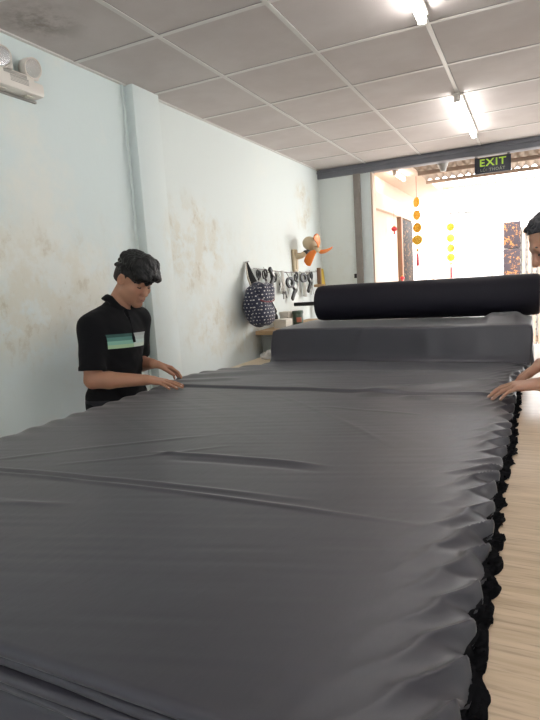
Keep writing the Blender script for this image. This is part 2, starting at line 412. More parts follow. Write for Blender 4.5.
for nm, x, y0 in (('a', -.50, -.9), ('b', 1.5, 1.8), ('c', 1.5, -.9)):
    tube_lamp('ceiling_light', x, y0, y0 + 1.22, 'lit tube lamp on the ceiling outside the frame', 'tube lamps outside the frame')
tube_lamp('porch_light', -1.43, 6.52, 7.0, 'small tube lamp under the cream porch ceiling outside', None, 2.605, .016, .025)
o = tag(MB().lathe([(.03, 0), (.034, .01), (.012, .03), (.012, .035)], 20, Matrix.Translation((-.33, 2.70, ZC - .04))).build('smoke_detector', M['plastic_gray']),
        'small round gray ceiling fitting beside the nearest tube lamp', 'ceiling fitting')
# small loudspeaker under the beam
t = thing('horn_speaker', (-.86, 6.26, 2.47), 'small gray cone fitting hanging under the beam left of the exit sign', 'speaker')
MB().lathe([(.028, 0), (.036, .03), (.058, .085), (.06, .095)], 20, Matrix.Translation((-.86, 6.26, 2.47))).build('cone', M['plastic_gray'], t)
MB().box((-.875, 6.245, 2.56), (-.845, 6.275, 2.585), .004).build('bracket', M['rust'], t)

# ------------------------------------------------------------------ exit sign
def text_mesh(name, body, size, m, parent, loc, mtx, ext=.0015):
    cu = bpy.data.curves.new(name, 'FONT'); cu.body = body; cu.size = size; cu.extrude = ext; cu.align_x = 'CENTER'; cu.align_y = 'CENTER'
    cu.space_character = 1.15; cu.offset = size * .018
    tmp = bpy.data.objects.new('tmp', cu); COL.objects.link(tmp)
    dg = bpy.context.evaluated_depsgraph_get(); me = bpy.data.meshes.new_from_object(tmp.evaluated_get(dg))
    bpy.data.objects.remove(tmp); me.transform(mtx); off = V(parent['_w']); me.transform(Matrix.Translation(-off)); me.materials.clear()
    o = link_mesh(name, me, m, parent, False); return o
t = thing('exit_sign', (-.362, 6.14, 2.375), 'black hanging exit sign with green letters under the beam', 'sign')
MB().box((-.532, 6.128, 2.372), (-.192, 6.152, 2.528), .003).build('panel', M['sign'], t)
tm = frame_mtx((-.362, 6.1265, 2.472), (1, 0, 0), (0, 0, 1), (0, -1, 0)) @ Matrix.Diagonal((1.12, 1, 1, 1))
text_mesh('lettering', 'EXIT', .098, M['sign_txt'], t, None, tm)
tm = frame_mtx((-.362, 6.1265, 2.403), (1, 0, 0), (0, 0, 1), (0, -1, 0))
text_mesh('small_lettering', 'LỐI THOÁT', .040, M['sign_sub'], t, None, tm)
for x in (-.517, -.215):
    h = MB().tube([(x, 6.14, 2.524), (x, 6.14, 2.575)], .004, 8)
    h.tube([(x + .012 * math.cos(a), 6.14, 2.535 + .012 * math.sin(a)) for a in np.linspace(0, 2 * math.pi, 13)], .003, 6).build('hook', M['dark'], t)

# ------------------------------------------------------------------ hanging ornaments outside
def coin_string(x, y, ztop, coins, r, tassel, label):
    t = thing('coin_ornament', (x, y, tassel[-1]), label, 'hanging ornament')
    MB().tube([(x, y, ztop), (x, y, tassel[-1])], .003, 6).build('cord', M['cord'], t)
    for z, rot, k in coins:
        ax = V((math.sin(rot), -math.cos(rot), 0)); rr = r * k
        m = axis_mtx((x, y, z), ax)
        c = MB().lathe([(rr * .94, -.004), (rr, -.002), (rr, .002), (rr * .94, .004)], 28, m)
        for s in (-.0045, .0045):
            ring = [m @ V((rr * .78 * math.cos(a), rr * .78 * math.sin(a), s)) for a in np.linspace(0, 2 * math.pi, 25)]; c.tube(ring, .003, 6)
            c.box((-rr * .2, -rr * .2, s - .002), (rr * .2, rr * .2, s + .002), mtx=m)
        c.build('coin', M['gold'], t)
    MB().ball((x, y, tassel[0]), .018).build('bead', M['gold'], t)
    n = MB()
    for i in range(9):
        a = i * 2 * math.pi / 9; n.tube([(x, y, tassel[1]), (x + .010 * math.cos(a), y + .010 * math.sin(a), tassel[1] - .03), (x + .013 * math.cos(a), y + .013 * math.sin(a), tassel[-1])], .004, 5)
    n.build('tassel', M['red'], t); return t
coin_string(-1.30, 7.1, 2.60, [(2.285, -.75, 1.0), (2.13, -.62, 1.0), (1.975, -.35, 1.0), (1.825, .25, 1.0)], .062, (1.70, 1.67, 1.50), 'nearer string of four gold coins hanging from the cream porch ceiling')
coin_string(-1.14, 9.0, 2.62, [(2.085, -.2, 1.0), (1.915, .4, 1.0), (1.762, -.3, 1.0), (1.62, .3, 1.0)], .060, (1.52, 1.49, 1.30), 'farther string of four gold coins hanging over the bright yard')
def lantern(x, y, z, r, ztop, label):
    t = thing('red_lantern', (x, y, z - r), label, 'lantern')
    MB().tube([(x, y, ztop), (x, y, z + r * .8)], .002, 6).build('cord', M['cord'], t)
    pr = [(r * math.cos(a) * (1 + .0), r * .85 * math.sin(a)) for a in np.linspace(-1.3, 1.3, 13)]
    MB().lathe(pr, 20, Matrix.Translation((x, y, z))).build('lantern_body', M['red'], t)
    MB().lathe([(r * .34, -.008), (r * .34, .008)], 14, Matrix.Translation((x, y, z + r * .84))).build('cap', M['gold'], t)
    MB().tube([(x, y, z - r * .8), (x, y, z - r * 1.7)], [.008, .012], 8).build('tassel', M['red'], t)
lantern(-1.565, 7.0, 1.98, .037, 2.2, 'upper red paper ball hanging by the cream porch wall')
lantern(-1.57, 7.42, 1.36, .030, 2.2, 'lower red paper ball just above the black fabric roll')

# ------------------------------------------------------------------ emergency lamp on the left wall
t = thing('emergency_light', (WX, 1.97, 2.36), 'cream twin-head emergency lamp on the wall, top left', 'emergency light')
y0, y1 = 1.76, 2.075
MB().box((WX, y0, 2.372), (WX + .082, y1, 2.436), .014).build('battery_box', M['plastic'], t)
MB().box((WX, y0 + .05, 2.43), (WX + .064, y1 - .04, 2.462), .008).build('carrier', M['plastic'], t)
MB().box((WX + .056, y0 + .10, 2.439), (WX + .0655, y1 - .085, 2.455), .003).build('recess', M['plastic_gray'], t)
n = MB()
for k in range(5): n.box((WX + .078, y0 + .12, 2.402 + k * .006), (WX + .0835, y1 - .095, 2.4045 + k * .006))
n.build('vent', M['plastic_gray'], t)
for yy in (y0 + .07, y1 - .09): MB().box((WX + .03, yy, 2.366), (WX + .055, yy + .045, 2.374), .003).build('foot', M['carton'], t)
MB().box((WX, y0 - .01, 2.362), (WX + .012, y1 + .004, 2.372)).build('back_plate', M['plastic_gray'], t)
for (yc, ax) in ((1.862, V((.72, -.66, -.12))), (2.025, V((.93, -.05, -.20)))):
    ax.normalize(); c = V((WX + .055, yc, 2.500)); m = axis_mtx(c, ax)
    h = MB().lathe([(.020, -.050), (.040, -.036), (.047, -.01), (.048, .022), (.044, .024), (.041, .020), (.030, .004), (.012, -.006)], 28, m).build('lamp_head', M['plastic'], t)
    MB().lathe([(.040, .0185), (.028, .0045), (.010, -.004), (.009, -.002), (.026, .0065), (.0395, .0200)], 28, m).build('reflector', M['chrome'], h)
    MB().lathe([(.006, -.004), (.008, .006), (.004, .014)], 14, m).build('bulb', M['amber'], h)
    MB().box((.004, -.046, -.02), (.046, -.006, .008), .006, m).build('shroud', M['plastic'], h)
    MB().tube([c - V((0.01, 0, .04)), c - V((.01, 0, .065))], .016, 12).build('swivel', M['plastic'], h)

# ------------------------------------------------------------------ cutting table
TZ = .905
tb = thing('cutting_table', (-.7, 2.1, 0), 'long pale wood cutting table under the charcoal cloth', 'table')
MB().box((-1.70, .50, TZ - .03), (.34, 3.95, TZ), .003).build('tabletop', M['wood'], tb)
MB().box((-1.64, .53, TZ - .12), (.28, .56, TZ - .03)).box((-1.64, 3.86, TZ - .12), (.28, 3.89, TZ - .03)).box((-1.64, .53, TZ - .12), (-1.61, 3.89, TZ - .03)).box((.25, .53, TZ - .12), (.28, 3.89, TZ - .03)).build('apron', M['wood_raw'], tb)
for x in (-1.60, .21):
    for y in (.57, 2.1, 3.8): MB().box((x - .03, y - .03, 0), (x + .03, y + .03, TZ - .03), .003).build('leg', M['wood_raw'], tb)

# ------------------------------------------------------------------ cloth spread on the table
sp = thing('fabric_spread', (-.87, 1.6, TZ), 'charcoal cloth spread in many plies over the long cutting table', 'fabric')
def ridge(x, y, x0, y0, x1, y1, w, h, bend=0.0):
    """a soft crease ridge from p0 to p1"""
    dx, dy = x1 - x0, y1 - y0; L = math.hypot(dx, dy); u = ((x - x0) * dx + (y - y0) * dy) / L / L
    d = ((x - x0) * -dy + (y - y0) * dx) / L - bend * np.sin(np.clip(u, 0, 1) * math.pi)
    fade = sstep(-.08, .12, u) * sstep(1.08, .8, u)
    return .72 * h * np.exp(-(d / w) ** 2) * fade
def left_edge(y):
    e = -1.685 + .02 * np.clip(y - 1.7, 0, 1) + .012 * vnoise(y * 5, y * 0, 3) + .010 * np.sin(y * 62) * (vnoise(y * 3, y * 0 + 5, 8) + .6)
    return e + .30 * sstep(2.45, 2.95, y)
def right_edge(y):
    return -.080 + .012 * sstep(.9, 1.8, y) + .014 * vnoise(y * 7, y * 0, 11) + .012 * np.abs(np.sin(y * 34 + 2 * vnoise(y * 4, y * 0, 2))) + .045 * sstep(2.5, 2.9, y)
def top_z(x, y, u):
    z = np.full_like(x, .9475)
    z += .007 * vnoise(x * 2.2, y * 1.6, 1) + .0022 * vnoise(x * 6 + y * 2, y * 5, 2)
    # fine drag lines fanning across the far half
    q = x * .55 + y
    z += .0009 * vnoise(q * 26, x * 2.5, 4) * sstep(.9, 1.6, y) + .0007 * vnoise((y - .3 * x) * 60, x * 4, 5)
    z += ridge(x, y, -1.75, .905, -.20, .985, .0075, .0052, .03) + ridge(x, y, -1.75, .94, -.45, 1.03, .0065, .0045, .015)
    z -= ridge(x, y, -1.7, .923, -.40, 1.008, .006, .002, .02)
    z += ridge(x, y, -.98, 1.215, -.47, 1.245, .011, .0075, .01) + ridge(x, y, -.90, 1.18, -.47, 1.21, .013, -.004, .01)
    z += ridge(x, y, -.95, 2.0, -.35, 1.45, .010, .003, .02) + ridge(x, y, -.7, 1.85, -.3, 1.80, .009, .0025) + ridge(x, y, -1.45, 1.02, -.9, 1.42, .010, .003, .01) + ridge(x, y, -1.2, 1.05, -.8, 1.33, .008, .0025, -.01)
    z += ridge(x, y, -1.2, .78, -.95, .85, .012, .003) + ridge(x, y, -1.3, .80, -1.0, .83, .010, .002)
    # soft step where the newest ply ends, and the tents the hands pull up
    z += .011 * sstep(2.10, 2.125, y + .02 * vnoise(x * 3, y * 0, 6)) - .004 * sstep(2.3, 2.6, y)
    z += ridge(x, y, -.62, 2.08, -.10, 2.40, .05, .016) + ridge(x, y, -.45, 2.05, -.12, 2.12, .03, .010)
    z += ridge(x, y, -1.62, 2.30, -1.2, 2.55, .06, .018) + ridge(x, y, -1.66, 2.15, -1.30, 2.30, .035, .010) + ridge(x, y, -1.3, 2.45, -.3, 2.62, .04, .006)
    # ripples that grow towards both edges
    wid = 1.62
    dl = u * wid; dr = (1 - u) * wid
    ph = (y + 1.5 * dr) * 68 + 7 * vnoise(y * 4, y * 0, 7)
    rr = np.exp(-dr / .038); rl = np.exp(-dl / .05)
    rip = (1 - np.abs(np.sin(ph * .5))) ** 1.3 - .3
    z += (.015 + .026 * vnoise(y * 7, y * 0, 13)) * rr * rip + .007 * rl * (np.sin(y * 58 + 4 * vnoise(y * 3, y * 0, 9)))
    z -= .012 * np.exp(-dr / .018) + .022 * np.exp(-dl / .02)
    return z
nx, ny = 300, 420
Y0, Y1 = .452, 2.90
us = np.linspace(0, 1, nx); us = us + .10 * np.sin(2 * math.pi * us) / (2 * math.pi) * -1
yv = Y0 + (Y1 - Y0) * np.linspace(0, 1, ny) ** 1.15
U, YY = np.meshgrid(us, yv, indexing='ij')
XX = left_edge(YY) * (1 - U) + right_edge(YY) * U
ZZ = top_z(XX, YY, U)
P = np.stack([XX, YY, ZZ], -1)
# front lip rolls under, sides drop to the plies below
lip = []
for a in list(np.linspace(0, math.pi, 12)[1:]) + [None]:
    q = P[:, :1].copy(); r_ = .0115
    if a is None: q[..., 1] += .034; q[..., 2] -= 2 * r_
    else: q[..., 1] -= r_ * math.sin(a); q[..., 2] -= r_ * (1 - math.cos(a))
    lip.append(q)
P = np.concatenate(lip[::-1] + [P], 1)
def skirt(P, side):
    row = P[:1] if side == 'l' else P[-1:]
    s = -1 if side == 'l' else 1; out = []
    for dx, dz in ((.003, -.004), (.004, -.010), (.001, -.016)):
        q = row.copy(); q[..., 0] += s * dx; q[..., 2] = np.maximum(q[..., 2] + dz, TZ + .002); out.append(q)
    return out
sl = skirt(P, 'l'); sr = skirt(P, 'r')
P = np.concatenate(sl[::-1] + [P] + sr, 0)
MB().grid(P).build('top_ply', M['cloth'], sp, ang=None)
# the folded-back plies showing at the front, one under the other
for k, (yf, zt, r_) in enumerate(((.443, .9235, .0084), (.439, .9055, .0078), (.436, .8885, .0074))):
    n = 160; X = np.linspace(-1.70, -.085, n)
    prof = [(.494 - yf, -.001)] + [(r_ - r_ * math.sin(a), -r_ + r_ * math.cos(a)) for a in np.linspace(0, math.pi, 10)] + [(.494 - yf, -2 * r_ + .001)]
    P = np.zeros((n, len(prof), 3))
    for j, (dy, dz) in enumerate(prof):
        P[:, j, 0] = X; P[:, j, 1] = yf + dy + (.007 * vnoise(X * 3, X * 0, 20 + k) + .003 * vnoise(X * 11, X * 0, 26 + k)) * (dy < .04); P[:, j, 2] = zt + dz + .0025 * vnoise(X * 5, X * 0, 30)
    MB().grid(P).build('folded_ply', M['cloth'], sp, ang=None)
n = 160; X = np.linspace(-1.70, -.075, n)
prof = [(.494, .872), (.47, .871), (.455, .866), (.450, .855), (.448, .83), (.446, .78), (.444, .70), (.445, .60)]
P = np.zeros((n, len(prof), 3))
for j, (y, z) in enumerate(prof):
    P[:, j, 0] = X; P[:, j, 1] = y + (.012 * np.sin(X * 21) + .02 * vnoise(X * 6, X * 0, 44)) * max(0, (.86 - z) / .3); P[:, j, 2] = z
MB().grid(P).build('hanging_ply', M['cloth'], sp, ang=None)
# ragged selvedges of the plies under the top one
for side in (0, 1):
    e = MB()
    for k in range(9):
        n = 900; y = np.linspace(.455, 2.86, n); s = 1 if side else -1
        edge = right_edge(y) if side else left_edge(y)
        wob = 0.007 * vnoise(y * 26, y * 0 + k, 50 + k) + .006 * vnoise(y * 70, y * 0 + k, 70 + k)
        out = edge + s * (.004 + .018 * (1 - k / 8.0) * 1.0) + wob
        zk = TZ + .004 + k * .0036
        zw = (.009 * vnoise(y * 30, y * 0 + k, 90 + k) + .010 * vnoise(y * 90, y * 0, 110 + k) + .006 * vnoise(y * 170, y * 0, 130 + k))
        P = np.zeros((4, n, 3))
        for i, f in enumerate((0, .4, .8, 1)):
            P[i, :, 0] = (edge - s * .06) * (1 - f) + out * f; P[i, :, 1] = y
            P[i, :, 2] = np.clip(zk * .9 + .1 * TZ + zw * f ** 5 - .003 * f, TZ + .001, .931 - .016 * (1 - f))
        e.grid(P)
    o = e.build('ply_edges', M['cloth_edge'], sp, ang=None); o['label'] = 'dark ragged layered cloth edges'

# ------------------------------------------------------------------ raised bolt of cloth behind
bk = thing('fabric_stack', (-.69, 3.25, TZ), 'gray cloth draped over the raised block below the black roll', 'fabric')
prof = [(2.80, .953), (2.84, .953), (2.862, .956), (2.874, .968), (2.880, 1.0), (2.883, 1.04), (2.886, 1.08), (2.889, 1.126), (2.892, 1.135), (2.902, 1.139), (2.96, 1.139), (3.05, 1.140), (3.15, 1.140), (3.28, 1.139), (3.45, 1.138), (3.60, 1.136), (3.615, 1.125), (3.62, 1.06), (3.62, .98), (3.62, TZ + .003)]
n = 200; P = np.zeros((n, len(prof), 3)); u = np.linspace(0, 1, n)
for j, (y, z) in enumerate(prof):
    h = np.clip((z - .95) / .19, 0, 1)
    xl = -1.405 + .02 * h + .01 * vnoise(y * 9 + z * 14 + u * 0, u * 0, 5); xr = -.008 + .012 * h
    X = xl * (1 - u) + xr * u
    yy = y + 0 * X; zz = z + 0 * X
    if y < 2.9:
        yy = yy - .010 * np.exp(-((X + .95 - .12 * (z - .95) / .19) / .03) ** 2) * h + .008 * vnoise(X * 4, z * 8 + 0 * X, 61) + .004 * vnoise(X * 12, z * 5 + 0 * X, 62)
    zz = zz + .006 * vnoise(X * 5, y * 6 + 0 * X, 63) * (1 if z > 1.12 else .1)
    if 2.9 < y < 3.4: zz = zz + .034 * sstep(-.27, -.19, X) * sstep(-.01, -.08, X) * sstep(2.92, 3.10, y) 
    edge = np.maximum(sstep(.02, .0, u), sstep(.985, 1.0, u))
    zz = np.maximum(TZ + .002, zz - edge * (.008))
    P[:, j, 0] = X; P[:, j, 1] = yy; P[:, j, 2] = zz
sides = []
def drop(row, s):
    out = []
    for k in range(1, 6):
        q = row.copy(); f = k / 5; q[..., 2] = row[..., 2] * (1 - f) + (TZ + .003) * f; q[..., 0] += s * (.008 * f + .004 * math.sin(k * 2)); out.append(q)
    return out
a = drop(P[:1], -1); b_ = drop(P[-1:], 1)
P = np.concatenate(a[::-1] + [P] + b_, 0)
MB().grid(P).build('drape', M['cloth'], bk, ang=None)
MB().box((-1.36, 2.92, TZ), (-.04, 3.58, 1.115), .01).build('block', M['wood_raw'], bk)

# ------------------------------------------------------------------ black roll
rl = thing('fabric_roll', (-.45, 3.40, 1.14), 'thick blue-black roll of cloth lying on the draped block', 'fabric roll')
RC = V((0, 3.40, 1.258)); R0 = .116
n = 90; seg = 72; P = np.zeros((n, seg + 1, 3)); th = np.linspace(0, 2 * math.pi, seg + 1); X = np.linspace(-1.268, .040, n)
for i in range(n):
    e = min(i, n - 1 - i); r = R0 - (.006 if e == 0 else .002 if e == 1 else 0) + .0022 * vnoise(np.cos(th) * 2.2 + X[i] * 3, np.sin(th) * 2.2 + X[i] * 1.1, 3) + .0012 * vnoise(th * 0 + X[i] * 16 + np.cos(th), np.sin(th) * 2, 9)
    r = r + .002 * sstep(.2, .3, X[i])
    P[i, :, 0] = X[i]; P[i, :, 1] = RC.y + r * np.cos(th); P[i, :, 2] = RC.z + r * np.sin(th)
    P[i, -1] = P[i, 0]
m = MB().grid(P)
for xx, s in ((-1.268, -1), (.040, 1)):
    Q = np.zeros((24, seg + 1, 3))
    for k in range(24):
        r = .108 * (1 - k / 24) + .021 * k / 24; Q[k, :, 0] = xx + s * (.003 * (k % 2)) ; Q[k, :, 1] = RC.y + r * np.cos(th); Q[k, :, 2] = RC.z + r * np.sin(th)
    m.grid(Q)
bmesh.ops.remove_doubles(m.bm, verts=m.bm.verts[:], dist=.0004)
m.build('rolled_cloth', M['cloth_roll'], rl, ang=50)
MB().tube([(-1.45, RC.y, RC.z), (.20, RC.y, RC.z)], .013, 16).build('spindle', M['dark'], rl)
MB().tube([(-1.285, RC.y, RC.z), (.055, RC.y, RC.z)], .024, 20).build('core_tube', M['carton'], rl)

# ------------------------------------------------------------------ figures: signed-distance solids meshed with surface nets
class SDF:
    def __init__(s, lo, hi, h):
        s.h = h; s.lo = np.array(lo, float); s.n = np.ceil((np.array(hi) - s.lo) / h).astype(int) + 1
        s.f = np.full(s.n, .5, np.float32)
    def sub(s, lo, hi):
        a = np.clip(np.floor((np.array(lo) - s.lo) / s.h).astype(int), 0, s.n); b = np.clip(np.ceil((np.array(hi) - s.lo) / s.h).astype(int) + 1, 0, s.n)
        sl = tuple(slice(int(i), int(j)) for i, j in zip(a, b))
        ax = [(s.lo[k] + s.h * np.arange(a[k], b[k])).astype(np.float32) for k in range(3)]
        return sl, np.meshgrid(*ax, indexing='ij')
    def put(s, sl, d, k, op):
        f = s.f[sl]
        if op == '+':
            if k > 0: g = np.clip(.5 + .5 * (f - d) / k, 0, 1); r = f * (1 - g) + d * g - k * g * (1 - g)
            else: r = np.minimum(f, d)
        else:
            if k > 0: g = np.clip(.5 - .5 * (f + d) / k, 0, 1); r = f * (1 - g) - d * g + k * g * (1 - g)
            else: r = np.maximum(f, -d)
        s.f[sl] = r
    def cone(s, a, b, ra, rb=None, k=.01, op='+', cut=None):
        rb = ra if rb is None else rb; a = np.array(a, float); b = np.array(b, float); m = max(ra, rb) + .03 + k
        sl, (X, Y, Z) = s.sub(np.minimum(a, b) - m, np.maximum(a, b) + m)
        if X.size == 0: return s
        ab = b - a; L2 = ab @ ab + 1e-12
        t = np.clip(((X - a[0]) * ab[0] + (Y - a[1]) * ab[1] + (Z - a[2]) * ab[2]) / L2, 0, 1)
        d = np.sqrt((X - a[0] - ab[0] * t) ** 2 + (Y - a[1] - ab[1] * t) ** 2 + (Z - a[2] - ab[2] * t) ** 2) - (ra * (1 - t) + rb * t)
        if cut is not None:
            q, nn = np.array(cut[0], float), np.array(cut[1], float); d = np.maximum(d, (X - q[0]) * nn[0] + (Y - q[1]) * nn[1] + (Z - q[2]) * nn[2])
        s.put(sl, d, k, op); return s
    def ell(s, c, r, ax=None, k=.01, op='+'):
        c = np.array(c, float); r = np.array(r, float); A = np.eye(3) if ax is None else np.array([list(v) for v in ax], float)
        m = max(r) + .03 + k; sl, (X, Y, Z) = s.sub(c - m, c + m)
        if X.size == 0: return s
        p = [(A[i, 0] * (X - c[0]) + A[i, 1] * (Y - c[1]) + A[i, 2] * (Z - c[2])) / r[i] for i in range(3)]
        k0 = np.sqrt(p[0] ** 2 + p[1] ** 2 + p[2] ** 2) + 1e-6
        k1 = np.sqrt((p[0] / r[0]) ** 2 + (p[1] / r[1]) ** 2 + (p[2] / r[2]) ** 2) + 1e-6
        s.put(sl, (k0 * (k0 - 1) / k1).astype(np.float32), k, op); return s
    def plane(s, q, n):
        """keep the side behind the plane (dot <= 0)"""
        sl, (X, Y, Z) = s.sub(s.lo, s.lo + s.h * s.n)
        s.f = np.maximum(s.f, ((X - q[0]) * n[0] + (Y - q[1]) * n[1] + (Z - q[2]) * n[2]).astype(np.float32)); return s
    def grid(s):
        return s.sub(s.lo, s.lo + s.h * s.n)[1]
    def mesh(s, name, smooth=2):
        f = s.f; ins = f < 0
        n = np.array(f.shape)
        c = [ins[i:n[0] - 1 + i, j:n[1] - 1 + j, k:n[2] - 1 + k] for i in (0, 1) for j in (0, 1) for k in (0, 1)]
        any_ = np.zeros_like(c[0]); all_ = np.ones_like(c[0])
        for q in c: any_ |= q; all_ &= q
        cells = np.argwhere(any_ & ~all_)
        idx = np.full(any_.shape, -1, np.int32); idx[tuple(cells.T)] = np.arange(len(cells))
        acc = np.zeros((len(cells), 3)); cnt = np.zeros(len(cells))
        cor = [(i, j, k) for i in (0, 1) for j in (0, 1) for k in (0, 1)]
        for a in range(8):
            for b in range(a + 1, 8):
                if sum(abs(np.subtract(cor[a], cor[b]))) != 1: continue
                fa = f[tuple((cells + cor[a]).T)]; fb = f[tuple((cells + cor[b]).T)]
                m = (fa < 0) != (fb < 0); t = np.where(m, fa / np.where(m, fa - fb, 1), 0)
                p = np.array(cor[a]) + t[:, None] * (np.array(cor[b]) - np.array(cor[a]))
                acc[m] += p[m]; cnt[m] += 1
        vs = s.lo + s.h * (cells + acc / cnt[:, None])
        faces = []
        for ax in range(3):
            o = [1 if i == ax else 0 for i in range(3)]; u = (ax + 1) % 3; w = (ax + 2) % 3
            A = ins[:n[0] - o[0], :n[1] - o[1], :n[2] - o[2]]; B = ins[o[0]:, o[1]:, o[2]:]
            e = np.argwhere(A != B); e = e[(e[:, u] > 0) & (e[:, w] > 0) & (e[:, u] < n[u] - 1) & (e[:, w] < n[w] - 1)]
            du = np.zeros(3, int); du[u] = 1; dw = np.zeros(3, int); dw[w] = 1
            q = np.stack([idx[tuple((e - du - dw).T)], idx[tuple((e - dw).T)], idx[tuple(e.T)], idx[tuple((e - du).T)]], 1)
            fl = ~ins[tuple(e.T)]; q[fl] = q[fl][:, ::-1]; faces.append(q)
        F = np.concatenate(faces); F = F[(F >= 0).all(1)]
        # light Laplacian smoothing
        for _ in range(smooth):
            sm = np.zeros_like(vs); c_ = np.zeros(len(vs))
            for a in range(4):
                for b in ((a + 1) % 4, (a + 3) % 4):
                    np.add.at(sm, F[:, a], vs[F[:, b]]); np.add.at(c_, F[:, a], 1)
            vs = vs * .5 + .5 * sm / np.maximum(c_, 1)[:, None]
        s.verts = vs
        return vs, F
def sdf_obj(name, vs, F, m, parent):
    off = np.array(parent['_w']); me = bpy.data.meshes.new(name)
    me.from_pydata((vs - off).tolist(), [], F.tolist()); me.update()
    return link_mesh(name, me, m, parent, True, None)

def unit(v): v = np.array(v, float); return v / np.linalg.norm(v)
def hand(s, W, d, nrm, side, curls, thumb=(.0, .0), sc=1.0, spread=1.0, nails=None):
    """palm + five fingers; d = finger direction, nrm = out of the palm side, side = towards the thumb"""
    W = np.array(W, float); d = unit(d); t = unit(np.array(side) - d * np.dot(side, d)); nrm = unit(np.array(nrm) - d * np.dot(nrm, d) - t * np.dot(nrm, t))
    off = (.028, .0095, -.009, -.0265); lens = ((.043, .026, .021), (.047, .030, .022), (.044, .028, .021), (.035, .021, .019)); r0 = (.0088, .0090, .0086, .0076)
    mcl = (.090, .094, .089, .080)
    for i in range(4):
        mcp = W + sc * (d * mcl[i] + t * off[i])
        s.cone(W + sc * (t * off[i] * .55 + d * .005), mcp, .0155 * sc, .0112 * sc, k=.009)
    s.cone(W + sc * (t * .012 + d * .02), W + sc * (t * .022 + d * .06 + nrm * .006), .017 * sc, .014 * sc, k=.01)
    for i in range(4):
        p = W + sc * (d * mcl[i] + t * off[i] + nrm * -.001); ang = 0.0
        sp = (.10, .02, -.07, -.16)[i] * spread
        fd = unit(d + t * sp)
        for j in range(3):
            ang += curls[i][j]
            q = p + sc * lens[i][j] * (fd * math.cos(ang) + nrm * math.sin(ang))
            ra = r0[i] * sc * (1 - .09 * j); s.cone(p, q, ra, ra * .90, k=.0035 if j == 0 else .002)
            if j == 2 and nails is not None:
                nails.append((q - (q - p) * .35 - (nrm * math.cos(ang) - fd * math.sin(ang)) * ra * .62, (fd * math.cos(ang) + nrm * math.sin(ang)), nrm * math.cos(ang) - fd * math.sin(ang), ra))
            p = q
    b0 = W + sc * (d * .022 + t * .020); a1 = b0 + sc * .042 * unit(d * .75 + t * (.62 + thumb[0]) + nrm * (.25 + thumb[1]))
    a2 = a1 + sc * .032 * unit(d * .92 + t * (.35 + thumb[0] * .6) + nrm * (.22 + thumb[1])); a3 = a2 + sc * .026 * unit(d * 1.0 + t * .12 + nrm * (.2 + thumb[1]))
    s.cone(b0, a1, .0150 * sc, .0112 * sc, k=.010); s.cone(a1, a2, .0108 * sc, .0098 * sc, k=.003); s.cone(a2, a3, .0098 * sc, .0080 * sc, k=.002)

def head(s, c, f, u, nose=1.0):
    """c = centre between the ears; returns (f, l, u)"""
    c = np.array(c, float); f = unit(f); u = np.array(u, float); u = unit(u - f * np.dot(u, f)); l = np.cross(u, f); A = (f, l, u)
    P = lambda a, b, z: c + f * a + l * b + u * z
    s.ell(P(-.010, 0, .030), (.094, .076, .088), A, k=.015)
    s.ell(P(.020, 0, -.025), (.070, .062, .086), A, k=.02)
    s.cone(P(.012, .048, -.066), P(.070, .012, -.098), .020, .017, k=.02); s.cone(P(.012, -.048, -.066), P(.070, -.012, -.098), .020, .017, k=.02)
    for b in (-.028, .028): s.ell(P(.040, b, -.055), (.036, .028, .040), A, k=.02)
    s.cone(P(.072, .008, -.100), P(.072, -.008, -.100), .0175, .0175, k=.012)
    s.cone(P(.079, -.034, .022), P(.079, .034, .022), .012, .012, k=.016)
    s.ell(P(.058, .042, -.026), (.025, .022, .020), A, k=.02); s.ell(P(.058, -.042, -.026), (.025, .022, .020), A, k=.02)
    for b in (-.031, .031): s.ell(P(.098, b, .001), (.018, .016, .010), A, k=.010, op='-')
    s.cone(P(.086, 0, .012), P(.106 * nose, 0, -.030), .0085, .0115, k=.008)
    for b in (-.011, .011): s.ell(P(.095, b, -.036), (.011, .0085, .008), A, k=.005)
    s.cone(P(.088, -.016, -.060), P(.088, .016, -.060), .0085, .0085, k=.004); s.cone(P(.086, -.014, -.073), P(.086, .014, -.073), .009, .009, k=.004)
    for b in (-1, 1):
        e = P(-.008, b * .077, -.004); ax = (unit(f * .95 + l * b * -.25), unit(l * b + f * .3), u)
        s.ell(e, (.020, .008, .032), ax, k=.006); s.ell(e + l * b * .008 + f * .003, (.010, .005, .018), ax, k=.004, op='-')
    return f, l, u, P
def face_parts(root, P, f, l, u, hair, hidden=False):
    for b in (-1, 1):
        m = MB(); pts = [P(.085 - .012 * abs(q - .4), b * (.012 + .038 * q), .020 + .007 * math.sin(q * 2.6)) for q in np.linspace(0, 1, 7)]
        m.tube([tuple(p) for p in pts], [.003, .0045, .005, .005, .0045, .0035, .002], 8).build('eyebrow', hair, root)
        m = MB(); pts = [P(.0845 - .012 * abs(q - .45), b * (.017 + .028 * q), -.001 - .004 * math.sin(q * 3.14)) for q in np.linspace(0, 1, 7)]
        m.tube([tuple(p) for p in pts], [.0015, .0028, .0032, .0032, .0028, .0022, .0012], 8).build('eye', hair, root)
    m = MB(); m.tube([tuple(P(.0945 - .02 * abs(q) ** 2, q * .023, -.0665 - .002 * abs(q))) for q in np.linspace(-1, 1, 9)], [.001, .0035, .0042, .0045, .0045, .0045, .0042, .0035, .001], 8).build('lips', M['lip'], root)

def add_fnoise(s, mask_d, amp, freq, seed=0):
    X, Y, Z = s.grid(); band = np.abs(s.f) < mask_d
    x, y, z = X[band] * freq, Y[band] * freq, Z[band] * freq
    nz = vnoise(x + z * .7, y - z * .6, seed) + .5 * vnoise(x * 2.1 - z, y * 2.1 + z * 1.3, seed + 9)
    s.f[band] += (amp * nz).astype(np.float32)

